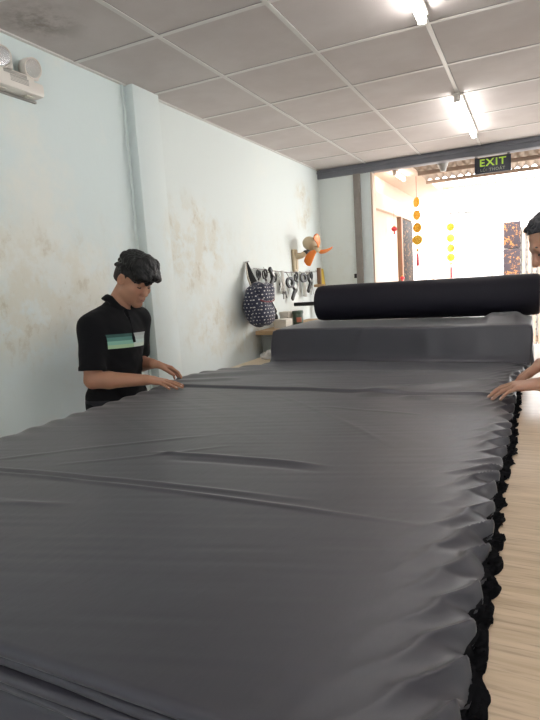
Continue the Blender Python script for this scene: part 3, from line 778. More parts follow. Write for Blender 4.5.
# ---- the man on the left -------------------------------------------------
man = thing('person', (-1.95, 2.10, 0), 'man in a black polo shirt with green chest band, smoothing the cloth', 'person')
F_ = np.array((1.0, -.02, 0)); F_ /= np.linalg.norm(F_); L_ = np.array((-F_[1], F_[0], 0)); U_ = np.array((0, 0, 1.0))
hipc = np.array((-1.925, 2.115, .88)); che = np.array((-1.915, 2.12, 1.165)); nb = np.array((-1.898, 2.130, 1.325))
shR = np.array((-1.903, 1.966, 1.248)); shL = np.array((-1.880, 2.285, 1.262))
elR = np.array((-1.892, 1.925, 1.008)); wrR = np.array((-1.655, 2.035, .993))
elL = np.array((-1.96, 2.345, 1.02)); wrL = np.array((-1.745, 2.205, 1.043))
hc = np.array((-1.806, 2.192, 1.474)); hf = unit((.85, -.12, -.50)); hu = unit((.44, -.02, .88))
TORSO = [(hipc, (.105, .160, .12)), (hipc + F_ * .005 + U_ * .13, (.100, .150, .13)), (che + U_ * -.01, (.112, .165, .16)), (che + U_ * .075, (.095, .150, .085))]
def torso(s, o=0.0, k=.04):
    for c, r in TORSO: s.ell(c, np.array(r) + o, (F_, L_, U_), k=k)
    s.cone(shR + L_ * .03, shL - L_ * .03, .056 + o, .056 + o, k=.04)
    for sh in (shR, shL): s.cone(nb + U_ * -.005, sh + U_ * .012, .046 + o, .050 + o, k=.03)
s = SDF((-2.17, 1.78, -.01), (-1.42, 2.50, 1.66), .0036)
torso(s, -.012)
s.cone(nb - F_ * .02 - U_ * .03, hc - hf * .030 - hu * .065, .058, .054, k=.03)
for sh, el, wr in ((shR, elR, wrR), (shL, elL, wrL)):
    s.cone(sh, el, .052, .040, k=.03); mid = el + (wr - el) * .3
    s.cone(el, mid, .040, .041, k=.012); s.cone(mid, wr, .041, .0255, k=.012)
for sgn in (-1, 1):
    hp = hipc + L_ * sgn * .085; kn = hp + np.array((.02, 0, -.41)); an = kn + np.array((-.03, 0, -.40))
    s.cone(hp, kn, .085, .058, k=.04); s.cone(kn, an, .056, .040, k=.02); s.cone(an, an + np.array((.15, 0, -.04)), .038, .026, k=.02)
f, l, u, PH = head(s, hc, hf, hu)
nails = []
c0 = ((.10, .16, .10),) * 4
hand(s, wrR, (.99, .03, -.10), (-.14, .03, -1), (.03, 1, 0), ((.10, .10, .06), (.10, .10, .06), (.12, .12, .06), (.14, .14, .08)), thumb=(-.15, .05), nails=nails)
hand(s, wrL, (.62, .72, -.40), (-.25, -.20, -1), (.72, -.62, .25), ((.35, .45, .30), (.30, .42, .3), (.30, .45, .3), (.28, .45, .3)), thumb=(-.1, .15), nails=nails)
vs, Fc = s.mesh('body'); sdf_obj('body', vs, Fc, M['skin'], man)
face_parts(man, PH, f, l, u, M['hair'])
for c, dd, nn, r in nails:
    MB().ball(tuple(c), (r * .95, r * .62, r * .35), Matrix((tuple(dd), tuple(np.cross(nn, dd)), tuple(nn))).transposed().to_4x4(), 2).build('fingernail', M['nail'], man)
# hair: cap with combed-over wavy top and cropped sides
s = SDF(hc - .17, hc + .19, .0030)
A = (f, l, u)
s.ell(PH(-.008, 0, .036), (.094, .081, .093), A, k=0); 
X, Y, Z = s.grid(); D = np.stack([X - hc[0], Y - hc[1], Z - hc[2]], -1); df = D @ f; dl = D @ l; du = D @ u
for q in (-.05, -.025, 0, .025, .05):
    s.cone(PH(-.05, q, .112 - q * q * 6), PH(.045, q, .118 - q * q * 6), .026, .030, k=.02); s.cone(PH(.045, q, .112 - q * q * 6), PH(.094, q * 1.0 + .004, .066 - q * q * 4), .030, .024, k=.02)
rs = random.Random(5)
for i in range(46):
    q = rs.uniform(-.07, .07); a = rs.uniform(-.09, .025); z0 = .118 - q * q * 9 - max(0, -a - .02) * .5
    p0 = PH(a, q, z0); p1 = PH(a + .035, q + rs.uniform(-.02, .02), z0 + rs.uniform(.008, .02)); p2 = PH(a + .06, q + rs.uniform(-.02, .02), z0 + rs.uniform(-.012, .008) - max(0, a) * .4)
    r = rs.uniform(.006, .010); s.cone(p0, p1, r, r, k=.005); s.cone(p1, p2, r, r * .6, k=.005)
for i in range(18):
    q = -.062 + .124 * i / 17 + rs.uniform(-.004, .004)
    p0 = PH(.07, q, .084 - q * q * 6); p1 = PH(.100 - q * q * 6, q + rs.uniform(-.01, .01), .060 - q * q * 4); p2 = PH(.094 - q * q * 7, q + rs.uniform(-.012, .012), .027 + rs.uniform(-.010, .014))
    s.cone(p0, p1, .013, .011, k=.006); s.cone(p1, p2, .011, .006, k=.006)
add_fnoise(s, .03, .008, 58, 3)
s.f = np.maximum(s.f, (.026 - np.clip(df - .03, 0, .06) * .5 - du).astype(np.float32))
s.f = np.maximum(s.f, (-.102 - df).astype(np.float32))
vs, Fc = s.mesh('hair', 1); sdf_obj('hair', vs, Fc, M['hair'], man)
s = SDF(hc - .17, hc + .19, .0030)
s.ell(PH(-.011, 0, .028), (.0985, .0795, .0915), A, k=0)
s.ell(PH(-.055, 0, -.01), (.052, .068, .075), A, k=.02)
edge = np.maximum(df - .012 - .30 * np.clip(du, 0, .2), -.045 - du - .25 * np.minimum(df, 0) + np.clip(df + .03, 0, .1) * .9)
s.f = np.maximum(s.f, edge.astype(np.float32))
for b in (-1, 1): s.ell(PH(-.006, b * .085, -.006), (.026, .03, .036), A, k=0, op='-')
vs, Fc = s.mesh('cropped_sides', 1); sdf_obj('cropped_sides', vs, Fc, M['fade'], man)
# polo shirt
s = SDF((-2.17, 1.80, .76), (-1.70, 2.43, 1.42), .0036)
torso(s, .012, .045)
s.ell(hipc + U_ * -.02, (.122, .175, .10), (F_, L_, U_), k=.04)
for sh, el in ((shR, elR), (shL, elL)):
    ax = unit(el - sh); s.cone(sh, sh + ax * .27, .060, .063, k=.03, cut=(sh + ax * .195, ax))
X, Y, Z = s.grid()
fold = .003 * np.sin((Z * 60 + Y * 26) + 3 * np.sin(Y * 22)) * np.clip((1.14 - Z) / .12, 0, 1) * np.clip((Z - .8) / .1, 0, 1)
s.f += fold.astype(np.float32); del fold
add_fnoise(s, .02, .006, 15, 31)
s.plane((0, 0, .80), (0, 0, -1)); 
# neckline opening
nk = nb - F_ * .02 - U_ * .03; nd = unit(hc - hf * .03 - hu * .065 - nk)
s.cone(nk + nd * .045, nk + nd * .20, .064, .075, k=.004, op='-')
s.cone(nb + F_ * .075 + U_ * -.005, nb + F_ * .085 + U_ * -.055, .012, .004, k=.003, op='-')
vs, Fc = s.mesh('polo_shirt', 2); sh_o = sdf_obj('polo_shirt', vs, Fc, M['shirt'], man)
# woven chest band, on the shirt front only; one half whitened as if lit from the doorway
at = sh_o.data.attributes.new('chest_band', 'FLOAT', 'POINT'); rel = vs - che
fr_ = rel @ F_; lat = rel @ L_; zz = vs[:, 2] + .05 * lat
ax_ = unit(elR - shR); dR = np.linalg.norm((vs - shR) - np.outer((vs - shR) @ ax_, ax_), axis=1); ax_ = unit(elL - shL); dL = np.linalg.norm((vs - shL) - np.outer((vs - shL) @ ax_, ax_), axis=1)
at.data.foreach_set('value', ((zz - 1.142) / .070).astype(np.float32))
at = sh_o.data.attributes.new('band_mask', 'FLOAT', 'POINT'); at.data.foreach_set('value', np.minimum(np.clip(fr_ / .02, -5, 5), np.clip((np.minimum(dR, dL) - .070) / .01, -5, 5)).astype(np.float32))
at = sh_o.data.attributes.new('band_lit_side', 'FLOAT', 'POINT'); at.data.foreach_set('value', lat.astype(np.float32))
# collar and placket
m = MB(); nseg = 40; P = np.zeros((nseg, 7, 3)); n1 = unit(np.cross(nd, L_)); n1 = n1 if n1 @ F_ > 0 else -n1; n2 = np.cross(nd, n1)
for i, a in enumerate(np.linspace(.42, 2 * math.pi - .42, nseg)):
    front = max(0, math.cos(a)); base = nk + nd * (.056 - .030 * front)
    r = n1 * math.cos(a) + n2 * math.sin(a)
    for j, (rr, zz_) in enumerate(((.062, 0), (.063, .018), (.066, .032), (.071, .036), (.079, .028), (.088 + .012 * front, .004 - .012 * front), (.084 + .012 * front, 0 - .012 * front))):
        P[i, j] = base + r * rr + nd * zz_
m.grid(P); o = m.build('collar', M['shirt'], man, ang=None); md = o.modifiers.new('t', 'SOLIDIFY'); md.thickness = .003
m = MB(); dn = [nb + F_ * (.088 + .03 * (1 - math.cos(q * 1.4))) + U_ * (-.035 - .125 * q) + L_ * .0 for q in np.linspace(0, 1, 7)]
m.tube([tuple(p) for p in dn], [.011, .012, .012, .012, .012, .012, .008], 8, flat=.5).build('placket', M['shirt'], man)
for sh, el in ((shR, elR), (shL, elL)):
    ax = unit(el - sh); q = sh + ax * .180
    MB().tube([tuple(q), tuple(q + ax * .019)], .0650, 28).build('cuff', M['shirt'], man)
# trousers and shoes
s = SDF((-2.17, 1.88, .05), (-1.78, 2.32, .95), .006)
s.ell(hipc + U_ * -.03, (.115, .170, .10), (F_, L_, U_), k=.03)
for sgn in (-1, 1):
    hp = hipc + L_ * sgn * .085; kn = hp + np.array((.02, 0, -.41)); an = kn + np.array((-.03, 0, -.37))
    s.cone(hp, kn, .098, .074, k=.03); s.cone(kn, an, .074, .062, k=.02)
add_fnoise(s, .02, .006, 14, 5); s.plane((0, 0, .90), (0, 0, 1)); s.plane((0, 0, .07), (0, 0, -1))
vs, Fc = s.mesh('trousers', 2); sdf_obj('trousers', vs, Fc, M['trouser'], man)
def shoe(root, a, d):
    a = np.array(a); d = unit(d); s = SDF(a - .22, a + .30, .006)
    s.cone(a + np.array((0, 0, .05)), a + d * .04 + np.array((0, 0, .07)), .046, .045, k=.02); s.cone(a + np.array((0, 0, .04)), a + d * .17 + np.array((0, 0, .03)), .045, .040, k=.02)
    s.plane((0, 0, .001), (0, 0, -1)); vs, Fc = s.mesh('shoe', 2); sdf_obj('shoe', vs, Fc, M['shoe'], root)
for sgn in (-1, 1): shoe(man, hipc * np.array((1, 1, 0)) + L_ * sgn * .085 + np.array((-.01, 0, 0)), F_)

# ---- the man on the right ------------------------------------------------
man2 = thing('person', (.52, 2.25, 0), 'gray-haired man at the right edge bending over the cloth, hands on its edge', 'person')
F2 = unit((-1.0, -.10, 0)); L2 = np.array((-F2[1], F2[0], 0))
hip2 = np.array((.50, 2.27, .86)); ch2 = np.array((.37, 2.25, 1.16)); nb2 = np.array((.245, 2.25, 1.34))
s2L = np.array((.275, 2.07, 1.27)); s2R = np.array((.275, 2.43, 1.28))
e2L = np.array((.255, 1.99, 1.00)); w2L = np.array((.035, 2.10, 1.002)); e2R = np.array((.255, 2.48, 1.03)); w2R = np.array((.035, 2.36, 1.030))
h2 = np.array((.086, 2.255, 1.500)); h2f = unit((-.84, -.16, -.50)); h2u = unit((-.50, -.1, .86))
ax2 = unit(ch2 - hip2); A2 = (unit(F2 - ax2 * (F2 @ ax2)), L2, ax2)
T2 = [(hip2, (.105, .160, .12)), ((hip2 + ch2) / 2, (.105, .155, .14)), (ch2, (.112, .165, .15)), (ch2 + ax2 * .08, (.095, .165, .09))]
def torso2(s, o=0.0, k=.04):
    for c, r in T2: s.ell(c, np.array(r) + o, A2, k=k)
    s.cone(s2R - L2 * -.02, s2L + L2 * -.02, .062 + o, .062 + o, k=.04)
    for sh in (s2R, s2L): s.cone(nb2, sh, .046 + o, .050 + o, k=.03)
s = SDF((-.17, 1.86, -.01), (.68, 2.62, 1.66), .0042)
torso2(s, -.012); s.cone(nb2 + np.array((.03, 0, -.03)), h2 - h2f * .03 - h2u * .065, .058, .054, k=.03)
for sh, el, wr in ((s2L, e2L, w2L), (s2R, e2R, w2R)):
    s.cone(sh, el, .052, .042, k=.03); mid = el + (wr - el) * .3; s.cone(el, mid, .041, .042, k=.012); s.cone(mid, wr, .042, .027, k=.012)
for sgn in (-1, 1):
    hp = hip2 + L2 * sgn * .085; kn = hp + np.array((-.01, 0, -.41)); an = kn + np.array((.02, 0, -.38))
    s.cone(hp, kn, .085, .058, k=.04); s.cone(kn, an, .056, .040, k=.02); s.cone(an, an + F2 * .15 + np.array((0, 0, -.035)), .038, .026, k=.02)
f, l, u, PH2 = head(s, h2, h2f, h2u)
nails = []
hand(s, w2L, (-.96, -.12, -.08), (.05, 0, -1), (-.1, 1, .12), ((.26, .30, .20), (.26, .30, .18), (.28, .30, .18), (.30, .32, .2)), thumb=(.0, .1), sc=1.0, nails=nails)
hand(s, w2R, (-.80, -.02, -.58), (.5, 0, -.8), (-.1, -1, -.05), ((.25, .40, .3), (.3, .4, .3), (.3, .4, .3), (.3, .4, .3)), thumb=(.1, -.25), nails=nails)
vs, Fc = s.mesh('body'); sdf_obj('body', vs, Fc, M['skin_pale'], man2)
face_parts(man2, PH2, f, l, u, M['hair_gray'])
for c, dd, nn, r in nails:
    MB().ball(tuple(c), (r * .95, r * .62, r * .35), Matrix((tuple(dd), tuple(np.cross(nn, dd)), tuple(nn))).transposed().to_4x4(), 2).build('fingernail', M['nail'], man2)
s = SDF(h2 - .18, h2 + .18, .0034); A = (f, l, u)
s.ell(PH2(-.016, 0, .034), (.101, .083, .094), A, k=0); s.ell(PH2(-.05, 0, -.01), (.06, .073, .08), A, k=.02)
X, Y, Z = s.grid(); D = np.stack([X - h2[0], Y - h2[1], Z - h2[2]], -1); df = D @ f; dl = D @ l; du = D @ u
rs = random.Random(11)
for i in range(60):
    q = rs.uniform(-.07, .07); a = rs.uniform(-.09, .03); z0 = .116 - q * q * 9 - max(0, abs(a) - .03) * .45
    s.cone(PH2(a, q, z0), PH2(a + .04, q + rs.uniform(-.01, .01), z0 - .004 - max(0, a) * .5), .009, .006, k=.006)
add_fnoise(s, .03, .004, 80, 3)
cut = np.maximum(np.minimum(.050 + .35 * np.clip(df, 0, .2) - du, df + .005 - .30 * np.clip(du, 0, .2)), -.055 - du - .2 * df)
s.f = np.maximum(s.f, cut.astype(np.float32))
for b in (-1, 1): s.ell(PH2(-.006, b * .088, -.008), (.024, .03, .034), A, k=0, op='-')
vs, Fc = s.mesh('hair', 1); sdf_obj('hair', vs, Fc, M['hair_gray'], man2)
s = SDF((.02, 1.86, .74), (.68, 2.62, 1.45), .006)
torso2(s, .014, .045); s.ell(hip2 + U_ * -.03, (.128, .182, .11), (F2, L2, U_), k=.04)
for sh, el in ((s2L, e2L), (s2R, e2R)):
    ax = unit(el - sh); s.cone(sh, sh + ax * .27, .068, .070, k=.03, cut=(sh + ax * .20, ax))
add_fnoise(s, .02, .007, 14, 33); s.plane((0, 0, .78), (0, 0, -1))
nk2 = nb2 + np.array((.03, 0, -.03)); nd2 = unit(h2 - h2f * .03 - h2u * .065 - nk2); s.cone(nk2 + nd2 * .05, nk2 + nd2 * .2, .066, .075, k=.004, op='-')
vs, Fc = s.mesh('shirt', 2); sdf_obj('shirt', vs, Fc, M['shirt_gray'], man2)
s = SDF((.30, 2.0, .0), (.72, 2.52, .95), .006)
s.ell(hip2 + U_ * -.03, (.115, .170, .10), (F2, L2, U_), k=.03)
for sgn in (-1, 1):
    hp = hip2 + L2 * sgn * .085; kn = hp + np.array((-.01, 0, -.41)); an = kn + np.array((.02, 0, -.385))
    s.cone(hp, kn, .098, .074, k=.03); s.cone(kn, an, .074, .062, k=.02)
s.plane((0, 0, .89), (0, 0, 1)); s.plane((0, 0, .035), (0, 0, -1))
vs, Fc = s.mesh('trousers', 2); sdf_obj('trousers', vs, Fc, M['trouser'], man2)
for sgn in (-1, 1): shoe(man2, hip2 * np.array((1, 1, 0)) + L2 * sgn * .085 + np.array((.02, 0, 0)), F2)

# ------------------------------------------------------------------ wall fan with orange blades
t = thing('wall_fan', (-2.2, 5.24, 1.50), 'beige wall fan with orange blades and no guard in the far corner', 'fan')
MB().box((WX, 5.19, 1.505), (WX + .035, 5.29, 1.735), .012).box((WX + .03, 5.215, 1.53), (WX + .045, 5.265, 1.70), .006).build('wall_plate', M['beige'], t)
MB().tube([(WX + .03, 5.24, 1.66), (-2.13, 5.25, 1.665), (-2.09, 5.275, 1.69)], [.034, .030, .026], 16).build('arm', M['beige'], t)
hub = V((-1.975, 5.31, 1.715)); axf = V((.74, -.42, -.50)).normalized(); mo = hub - axf * .13
MB().tube([(-2.10, 5.27, 1.685), tuple(mo + V((0, 0, -.05)))], [.022, .018], 12).ball((-2.095, 5.275, 1.69), .03).build('pivot', M['dark'], t)
mm = axis_mtx(hub, axf)
MB().lathe([(.030, -.205), (.055, -.195), (.068, -.17), (.070, -.10), (.060, -.075), (.030, -.06), (.016, -.055), (.016, -.035)], 28, mm).build('motor', M['beige'], t)
MB().lathe([(.020, -.035), (.032, -.028), (.033, .004), (.022, .018), (.008, .022)], 24, mm).build('hub', M['beige'], t)
for a0 in (1.62, 1.62 + 2.094, 1.62 + 4.189):
    Pb = np.zeros((14, 8, 3))
    for i, rr in enumerate(np.linspace(.025, .190, 14)):
        q = i / 13; w = (.022 + .062 * math.sin(min(1, q * 1.15 + .05) * math.pi * .62)) * (1 if q < .85 else math.sqrt(max(0.02, 1 - ((q - .85) / .15) ** 2)))
        for j, v in enumerate(np.linspace(-.5, .5, 8)):
            an = a0 + q * .55; tx = v * w
            loc = V((rr * math.cos(an) - tx * math.sin(an), rr * math.sin(an) + tx * math.cos(an), tx * .55 + .008 * math.cos(v * 3)))
            Pb[i, j] = tuple(mm @ loc)
    o = MB().grid(Pb).build('blade', M['orange'], t, ang=None); md = o.modifiers.new('t', 'SOLIDIFY'); md.thickness = .003

# ------------------------------------------------------------------ rucksack on the wall
bp = thing('backpack', (-2.10, 4.15, 1.05), 'navy rucksack with white polka dots hanging on the left wall', 'backpack')
BC = V((-2.105, 4.145, 1.235))
def pouch(c, rx, ry, rz, dep, seed, p=2.6, nu=64, nv=44, zoff=0):
    me = np.zeros((nv, nu, 3)); uv = np.zeros((nv, nu, 2))
    for i in range(nv):
        v = -math.pi / 2 + math.pi * i / (nv - 1)
        for j in range(nu):
            a = 2 * math.pi * j / (nu - 1); cz, sz = math.cos(v), math.sin(v); ca, sa = math.cos(a), math.sin(a)
            e = 2 / p; sp_ = lambda w: math.copysign(abs(w) ** e, w)
            x = rx * sp_(cz) * sp_(ca); y = ry * sp_(cz) * sp_(sa); z = rz * sp_(sz)
            k = 1 - .16 * max(0, z / rz) ** 2
            me[i, j] = (c[0] + x * k, c[1] + y * k, c[2] + z); uv[i, j] = (y * 24 if abs(ca) > .35 else x * 30 + .3, z * 34)
    nz = vnoise(me[..., 1] * 13 + me[..., 0] * 9, me[..., 2] * 13, seed) * .022 + vnoise(me[..., 1] * 34, me[..., 2] * 30, seed + 3) * .008
    for i in range(nv):
        nz[i, -1] = nz[i, 0]
    d = me - np.array(c); d /= np.linalg.norm(d, axis=2, keepdims=True) + 1e-6; me += d * nz[..., None]
    return me, uv
def uv_grid(name, P, uvs, m, parent):
    n, w = P.shape[:2]; off = np.array(parent['_w']); vs = (P.reshape(-1, 3) - off).tolist(); fs = [(i * w + j, i * w + j + 1, (i + 1) * w + j + 1, (i + 1) * w + j) for i in range(n - 1) for j in range(w - 1)]
    me = bpy.data.meshes.new(name); me.from_pydata(vs, [], fs); ul = me.uv_layers.new(name='dots'); fl = uvs.reshape(-1, 2)
    for lp in me.loops: ul.data[lp.index].uv = fl[lp.vertex_index]
    return link_mesh(name, me, m, parent, True, None)
P, q = pouch((BC.x, BC.y, BC.z), .095, .185, .19, 0, 1, 2.3); uv_grid('bag_body', P, q, M['dots'], bp)
P, q = pouch((BC.x + .06, BC.y - .03, BC.z - .08), .075, .15, .105, 0, 4); uv_grid('front_pocket', P, q, M['dots'], bp)
P, q = pouch((BC.x + .04, BC.y + .02, BC.z + .10), .085, .15, .085, 0, 8); uv_grid('flap', P, q, M['dots'], bp)
pts = [(BC.x + .085 + .03 * math.cos(a), BC.y + .13 * math.sin(a), BC.z + .045 - .025 * math.cos(a)) for a in np.linspace(-1.5, 1.5, 15)]
MB().tube(pts, .006, 8).build('piping', M['piping'], bp)
for dy, m_ in ((-.055, 'lining'), (.01, 'strap')):
    pts = [(-2.205, 4.175 + dy * .15, 1.595), (-2.19, 4.165 + dy * .5, 1.54), (-2.165, 4.155 + dy, 1.47), (-2.13, 4.15 + dy * 1.3, 1.40)]
    MB().tube(pts, [.010, .022, .030, .030], 10, flat=.25).build('shoulder_strap', M[m_], bp)
MB().tube([(BC.x + .06, BC.y + .12, BC.z + .02), (BC.x + .09, BC.y + .15, BC.z - .07), (BC.x + .05, BC.y + .145, BC.z - .16)], .014, 8, flat=.3).build('side_strap', M['strap'], bp)
tag(MB().tube([(WX, 4.18, 1.60), (-2.185, 4.18, 1.605)], .006, 8).build('wall_hook', M['steel']), 'small steel hook on the wall holding the polka dot rucksack', 'hook')

# ------------------------------------------------------------------ tools hanging from a line on the wall
line = [(-2.195, 4.28, 1.545), (-2.19, 4.6, 1.525), (-2.19, 5.0, 1.50), (-2.19, 5.4, 1.495), (-2.19, 5.85, 1.50)]
tag(MB().tube(line, .004, 6).build('hanging_line', M['string']), 'thin cord strung along the left wall carrying tools below the fan', 'cord')
def scissors(y, z, s, tilt, label, open_=.16):
    t = thing('scissors', (-2.175, y, z - .22 * s), label, 'scissors', None)
    for sg in (-1, 1):
        m = Matrix.Translation((-2.175 + .004 * sg, y, z - .10 * s)) @ Matrix.Rotation(tilt + sg * open_, 4, 'X')
        MB().prism([(-.010 * s, 0), (.010 * s, 0), (.003 * s, -.125 * s), (-.001 * s, -.13 * s)], .003, m @ frame_mtx((0, 0, 0), (0, 1, 0), (0, 0, 1), (1, 0, 0))).build('scissor_blade', M['steel'], t)
        ring = [m @ V((0, -sg * .006 * s + .026 * s * math.cos(a) - sg * .012 * s, .062 * s + .036 * s * math.sin(a))) for a in np.linspace(0, 2 * math.pi, 17)]
        MB().tube([m @ V((0, 0, 0)), m @ V((0, -sg * .010 * s, .03 * s))], .007 * s, 8).tube(ring, .0075 * s, 8).build('handle', M['dark'], t)
    MB().tube([(-2.183, y, z - .10 * s), (-2.167, y, z - .10 * s)], .006 * s, 8).build('pivot_screw', M['steel'], t)
    MB().tube([(-2.19, y, z + .02), (-2.175, y, z - .03 * s)], .003, 6).build('hook', M['steel'], t)
scissors(4.47, 1.535, 1.0, .25, 'black-handled scissors hanging at the left end of the wall cord')
scissors(4.62, 1.52, 1.1, -.3, 'black-handled scissors hanging second from the left on the wall cord', .3)
scissors(5.60, 1.50, 1.1, .1, 'rightmost of the black-handled scissors hanging on the wall cord')
def tape_roll(x, y, z, r, label, m_='dark'):
    t = thing('tape_roll', (x, y, z - r), label, 'tape roll')
    mt = axis_mtx((x, y, z), (.9, -.3, .1))
    Pq = np.zeros((6, 33, 3))
    for i, (rr, zz_) in enumerate(((r * .6, -.012), (r, -.012), (r, .012), (r * .6, .012), (r * .6, -.012), (r * .6, -.012))):
        for j, a in enumerate(np.linspace(0, 2 * math.pi, 33)): Pq[i, j] = tuple(mt @ V((rr * math.cos(a), rr * math.sin(a), zz_)))
    MB().grid(Pq[:5]).build('tape', M[m_], t)
    MB().tube([(-2.19, y, 1.51), (x, y, z + r * .6)], .003, 6).build('loop', M['string'], t)
tape_roll(-2.15, 4.96, 1.40, .055, 'dark tape roll hanging beneath the middle of the wall cord')
tape_roll(-2.15, 5.315, 1.44, .05, 'dark tape roll hanging just below the fan plate')
def gun(x, y, z, label):
    t = thing('tagging_gun', (x, y, z - .16), label, 'tool')
    m = Matrix.Translation((x, y, z)) @ Matrix.Rotation(-.75, 4, 'X')
    MB().box((-.014, -.07, -.028), (.014, .07, .012), .007, m).build('tool_body', M['dark'], t)
    MB().box((-.012, .02, -.14), (.012, .062, -.02), .007, m).build('grip', M['dark'], t)
    MB().box((-.015, -.02, -.02), (.0155, .03, .002), .002, m).build('plate', M['steel'], t)
    MB().tube([(-2.19, y, 1.51), (x, y, z)], .003, 6).build('loop', M['string'], t)
gun(-2.165, 5.09, 1.36, 'black hand tool hanging under the cord left of the fan')
gun(-2.15, 5.49, 1.42, 'black hand tool hanging right of the fan plate')
def bunch(x, y, z, n, label):
    t = thing('key_bunch', (x, y, z - .12), label, 'keys'); rr = random.Random(int(y * 100))
    MB().tube([(x, y + .02 * math.cos(a), z + .02 * math.sin(a)) for a in np.linspace(0, 2 * math.pi, 15)], .003, 6).tube([(-2.19, y, 1.52), (x, y, z + .02)], .003, 6).build('ring', M['steel'], t)
    for i in range(n):
        m = Matrix.Translation((x + .006 * (i - n / 2), y, z - .018)) @ Matrix.Rotation(rr.uniform(-.6, .6), 4, 'X')
        MB().box((-.002, -.014, -.03), (.002, .014, 0), .003, m).box((-.0015, -.005, -.075), (.0015, .005, -.028), .001, m).build('key', M['steel' if i % 2 else 'dark'], t)
bunch(-2.13, 4.77, 1.34, 5, 'bunch of keys hanging right of the polka dot rucksack')
bunch(-2.14, 4.71, 1.42, 4, 'bunch of keys hanging between scissors near the rucksack')
def rag(y0, y1, z0, z1, label, seed, m_='paper'):
    n = 26; k = 30; P = np.zeros((n, k, 3)); Yg = np.linspace(y0, y1, n)
    for j, z in enumerate(np.linspace(z1, z0, k)):
        q = j / (k - 1); P[:, j, 1] = (y0 + y1) / 2 + (Yg - (y0 + y1) / 2) * (.55 + .45 * q); P[:, j, 2] = z + .02 * vnoise(Yg * 14, Yg * 0, seed) * q
        P[:, j, 0] = -2.178 + .014 * np.sin((Yg - y0) / (y1 - y0) * 15 + seed) * (.4 + q * .6)
    o = MB().grid(P).build('hanging_rag', M[m_], ang=None); md = o.modifiers.new('t', 'SOLIDIFY'); md.thickness = .004
    return tag(o, label, 'cloth')
scissors(4.32, 1.53, .9, -.15, 'black-handled scissors half hidden behind the top of the rucksack strap', .1)
scissors(5.20, 1.50, 1.0, .35, 'black-handled scissors hanging under the lower end of the fan plate', .22)
gun(-2.13, 4.52, 1.50, 'black hand tool hanging just above the right side of the rucksack')
bunch(-2.14, 5.78, 1.46, 5, 'bunch of keys hanging at the far end of the wall cord by the yellow cloth')
rag(4.80, 4.89, 1.30, 1.52, 'white rag hanging from the wall cord beside the dark tape roll', 3)
rag(5.37, 5.43, 1.24, 1.49, 'white rag hanging from the wall cord right of the fan plate', 8)
o = rag(5.88, 6.02, 1.33, 1.53, 'yellow cloth hanging in the far corner left of the roll', 5, 'yellow')
# rack post, plank and cartons in the corner behind the roll
t = thing('rack_post', (-2.12, 5.71, .0), 'dark upright rack post in the corner beside the yellow cloth', 'post')
MB().box((-2.14, 5.69, 0), (-2.10, 5.73, 1.54), .004).build('upright', M['brown'], t); MB().box((-2.18, 5.68, 1.33), (-2.06, 5.74, 1.36), .004).build('bracket', M['wood_raw'], t)
tag(MB().box((-1.98, 5.52, 0), (-1.90, 5.55, 1.30), .004).build('plank', M['post']), 'gray brown plank standing upright behind the workbench', 'plank')

# ------------------------------------------------------------------ workbench at the back left
t = thing('workbench', (-1.85, 4.8, 0), 'gray cabinet workbench with brown top against the left wall', 'workbench')
MB().box((-2.14, 4.24, .04), (-1.56, 5.44, .965), .006).build('cabinet', M['gray_box'], t)
MB().box((-2.18, 4.20, .965), (-1.54, 5.46, 1.0), .004).build('bench_top', M['wood_raw'], t)
MB().box((-2.10, 4.225, .70), (-1.86, 4.242, .94), .004).build('door', M['gray_box'], t)
for x in (-2.08, -1.62):
    for y in (4.3, 5.38): MB().box((x - .025, y - .025, 0), (x + .025, y + .025, .05)).build('foot', M['dark'], t)
t = thing('green_tin', (-1.985, 4.72, 1.0), 'dark green tin with a faded red label on the workbench', 'tin')
mt = Matrix.Translation((-1.985, 4.72, 1.0))
MB().lathe([(.046, 0), (.048, .006), (.048, .105), (.046, .108)], 28, mt).build('tin_body', M['green_jar'], t)
MB().lathe([(.051, .108), (.052, .112), (.052, .132), (.048, .136)], 28, mt).build('lid', M['green_jar'], t)
n = MB(); Pq = np.zeros((2, 9, 3))
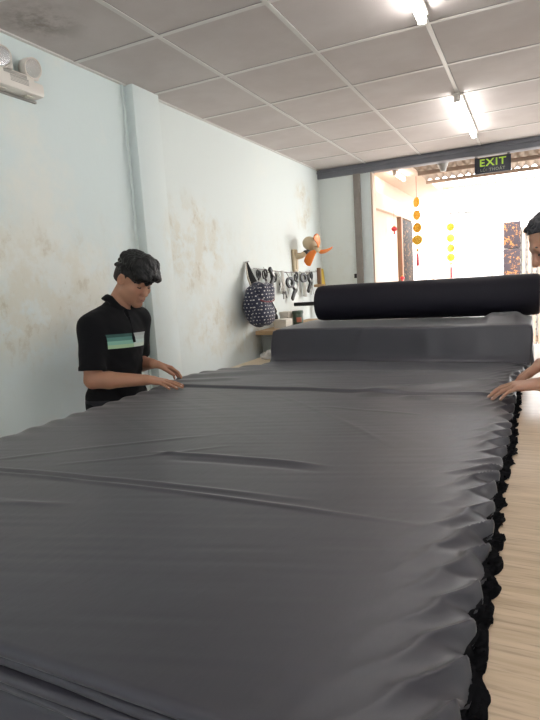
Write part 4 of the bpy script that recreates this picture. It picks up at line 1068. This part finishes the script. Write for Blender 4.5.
for j, a in enumerate(np.linspace(-1.5, -.5, 9)):
    for i, z in enumerate((1.03, 1.075)): Pq[i, j] = (-1.985 + .0488 * math.cos(a), 4.72 + .0488 * math.sin(a), z)
n.grid(Pq).build('label', M['label_red'], t)
def carton(lo, hi, label, m_='carton'):
    t = thing('carton', ((lo[0] + hi[0]) / 2, (lo[1] + hi[1]) / 2, lo[2]), label, 'carton')
    MB().box(lo, hi, .004).build('carton_body', M[m_], t)
    d = .002; MB().box((lo[0] - d, lo[1] - d, hi[2] - .03), (hi[0] + d, hi[1] + d, hi[2] + .003), .003).build('lid', M[m_], t)
carton((-2.10, 4.42, 1.0), (-1.98, 4.56, 1.075), 'pale open carton on the workbench under the rucksack')
carton((-2.13, 4.62, 1.0), (-2.04, 4.74, 1.13), 'white carton on the workbench between rucksack and green tin')
carton((-1.80, 5.20, 1.0), (-1.64, 5.36, 1.20), 'white carton standing on the workbench behind the roll')
t = thing('yellow_bottle', (-2.12, 4.50 + .1, 1.0), 'yellow capped bottle on the workbench beside the rucksack', 'bottle')
mt = Matrix.Translation((-2.155, 4.585, 1.0))
MB().lathe([(.022, 0), (.024, .01), (.024, .10), (.010, .125), (.010, .14)], 18, mt).build('bottle_body', M['dark'], t); MB().lathe([(.012, .138), (.012, .165), (.008, .17)], 14, mt).build('cap', M['yellow'], t)
# crumpled bag on the table corner
s = SDF((-1.75, 3.15, .85), (-1.38, 3.75, 1.05), .006)
s.ell((-1.585, 3.42, .915), (.085, .17, .05), k=0); s.ell((-1.60, 3.30, .91), (.06, .08, .035), k=.03)
add_fnoise(s, .05, .035, 22, 4); add_fnoise(s, .05, .016, 60, 6); s.plane((0, 0, TZ + .001), (0, 0, -1))
vs, Fc = s.mesh('plastic_bag', 1); me = bpy.data.meshes.new('plastic_bag'); me.from_pydata((vs).tolist(), [], Fc.tolist()); me.update()
tag(link_mesh('plastic_bag', me, M['polythene'], None, True, None), 'crumpled grayish plastic bag on the table corner beside the draped block', 'plastic bag')
# switch on the back wall
tag(MB().box((-1.835, YB - .012, 1.40), (-1.805, YB, 1.45), .003).build('wall_switch', M['switch']), 'small black switch on the back wall next to the post', 'switch')
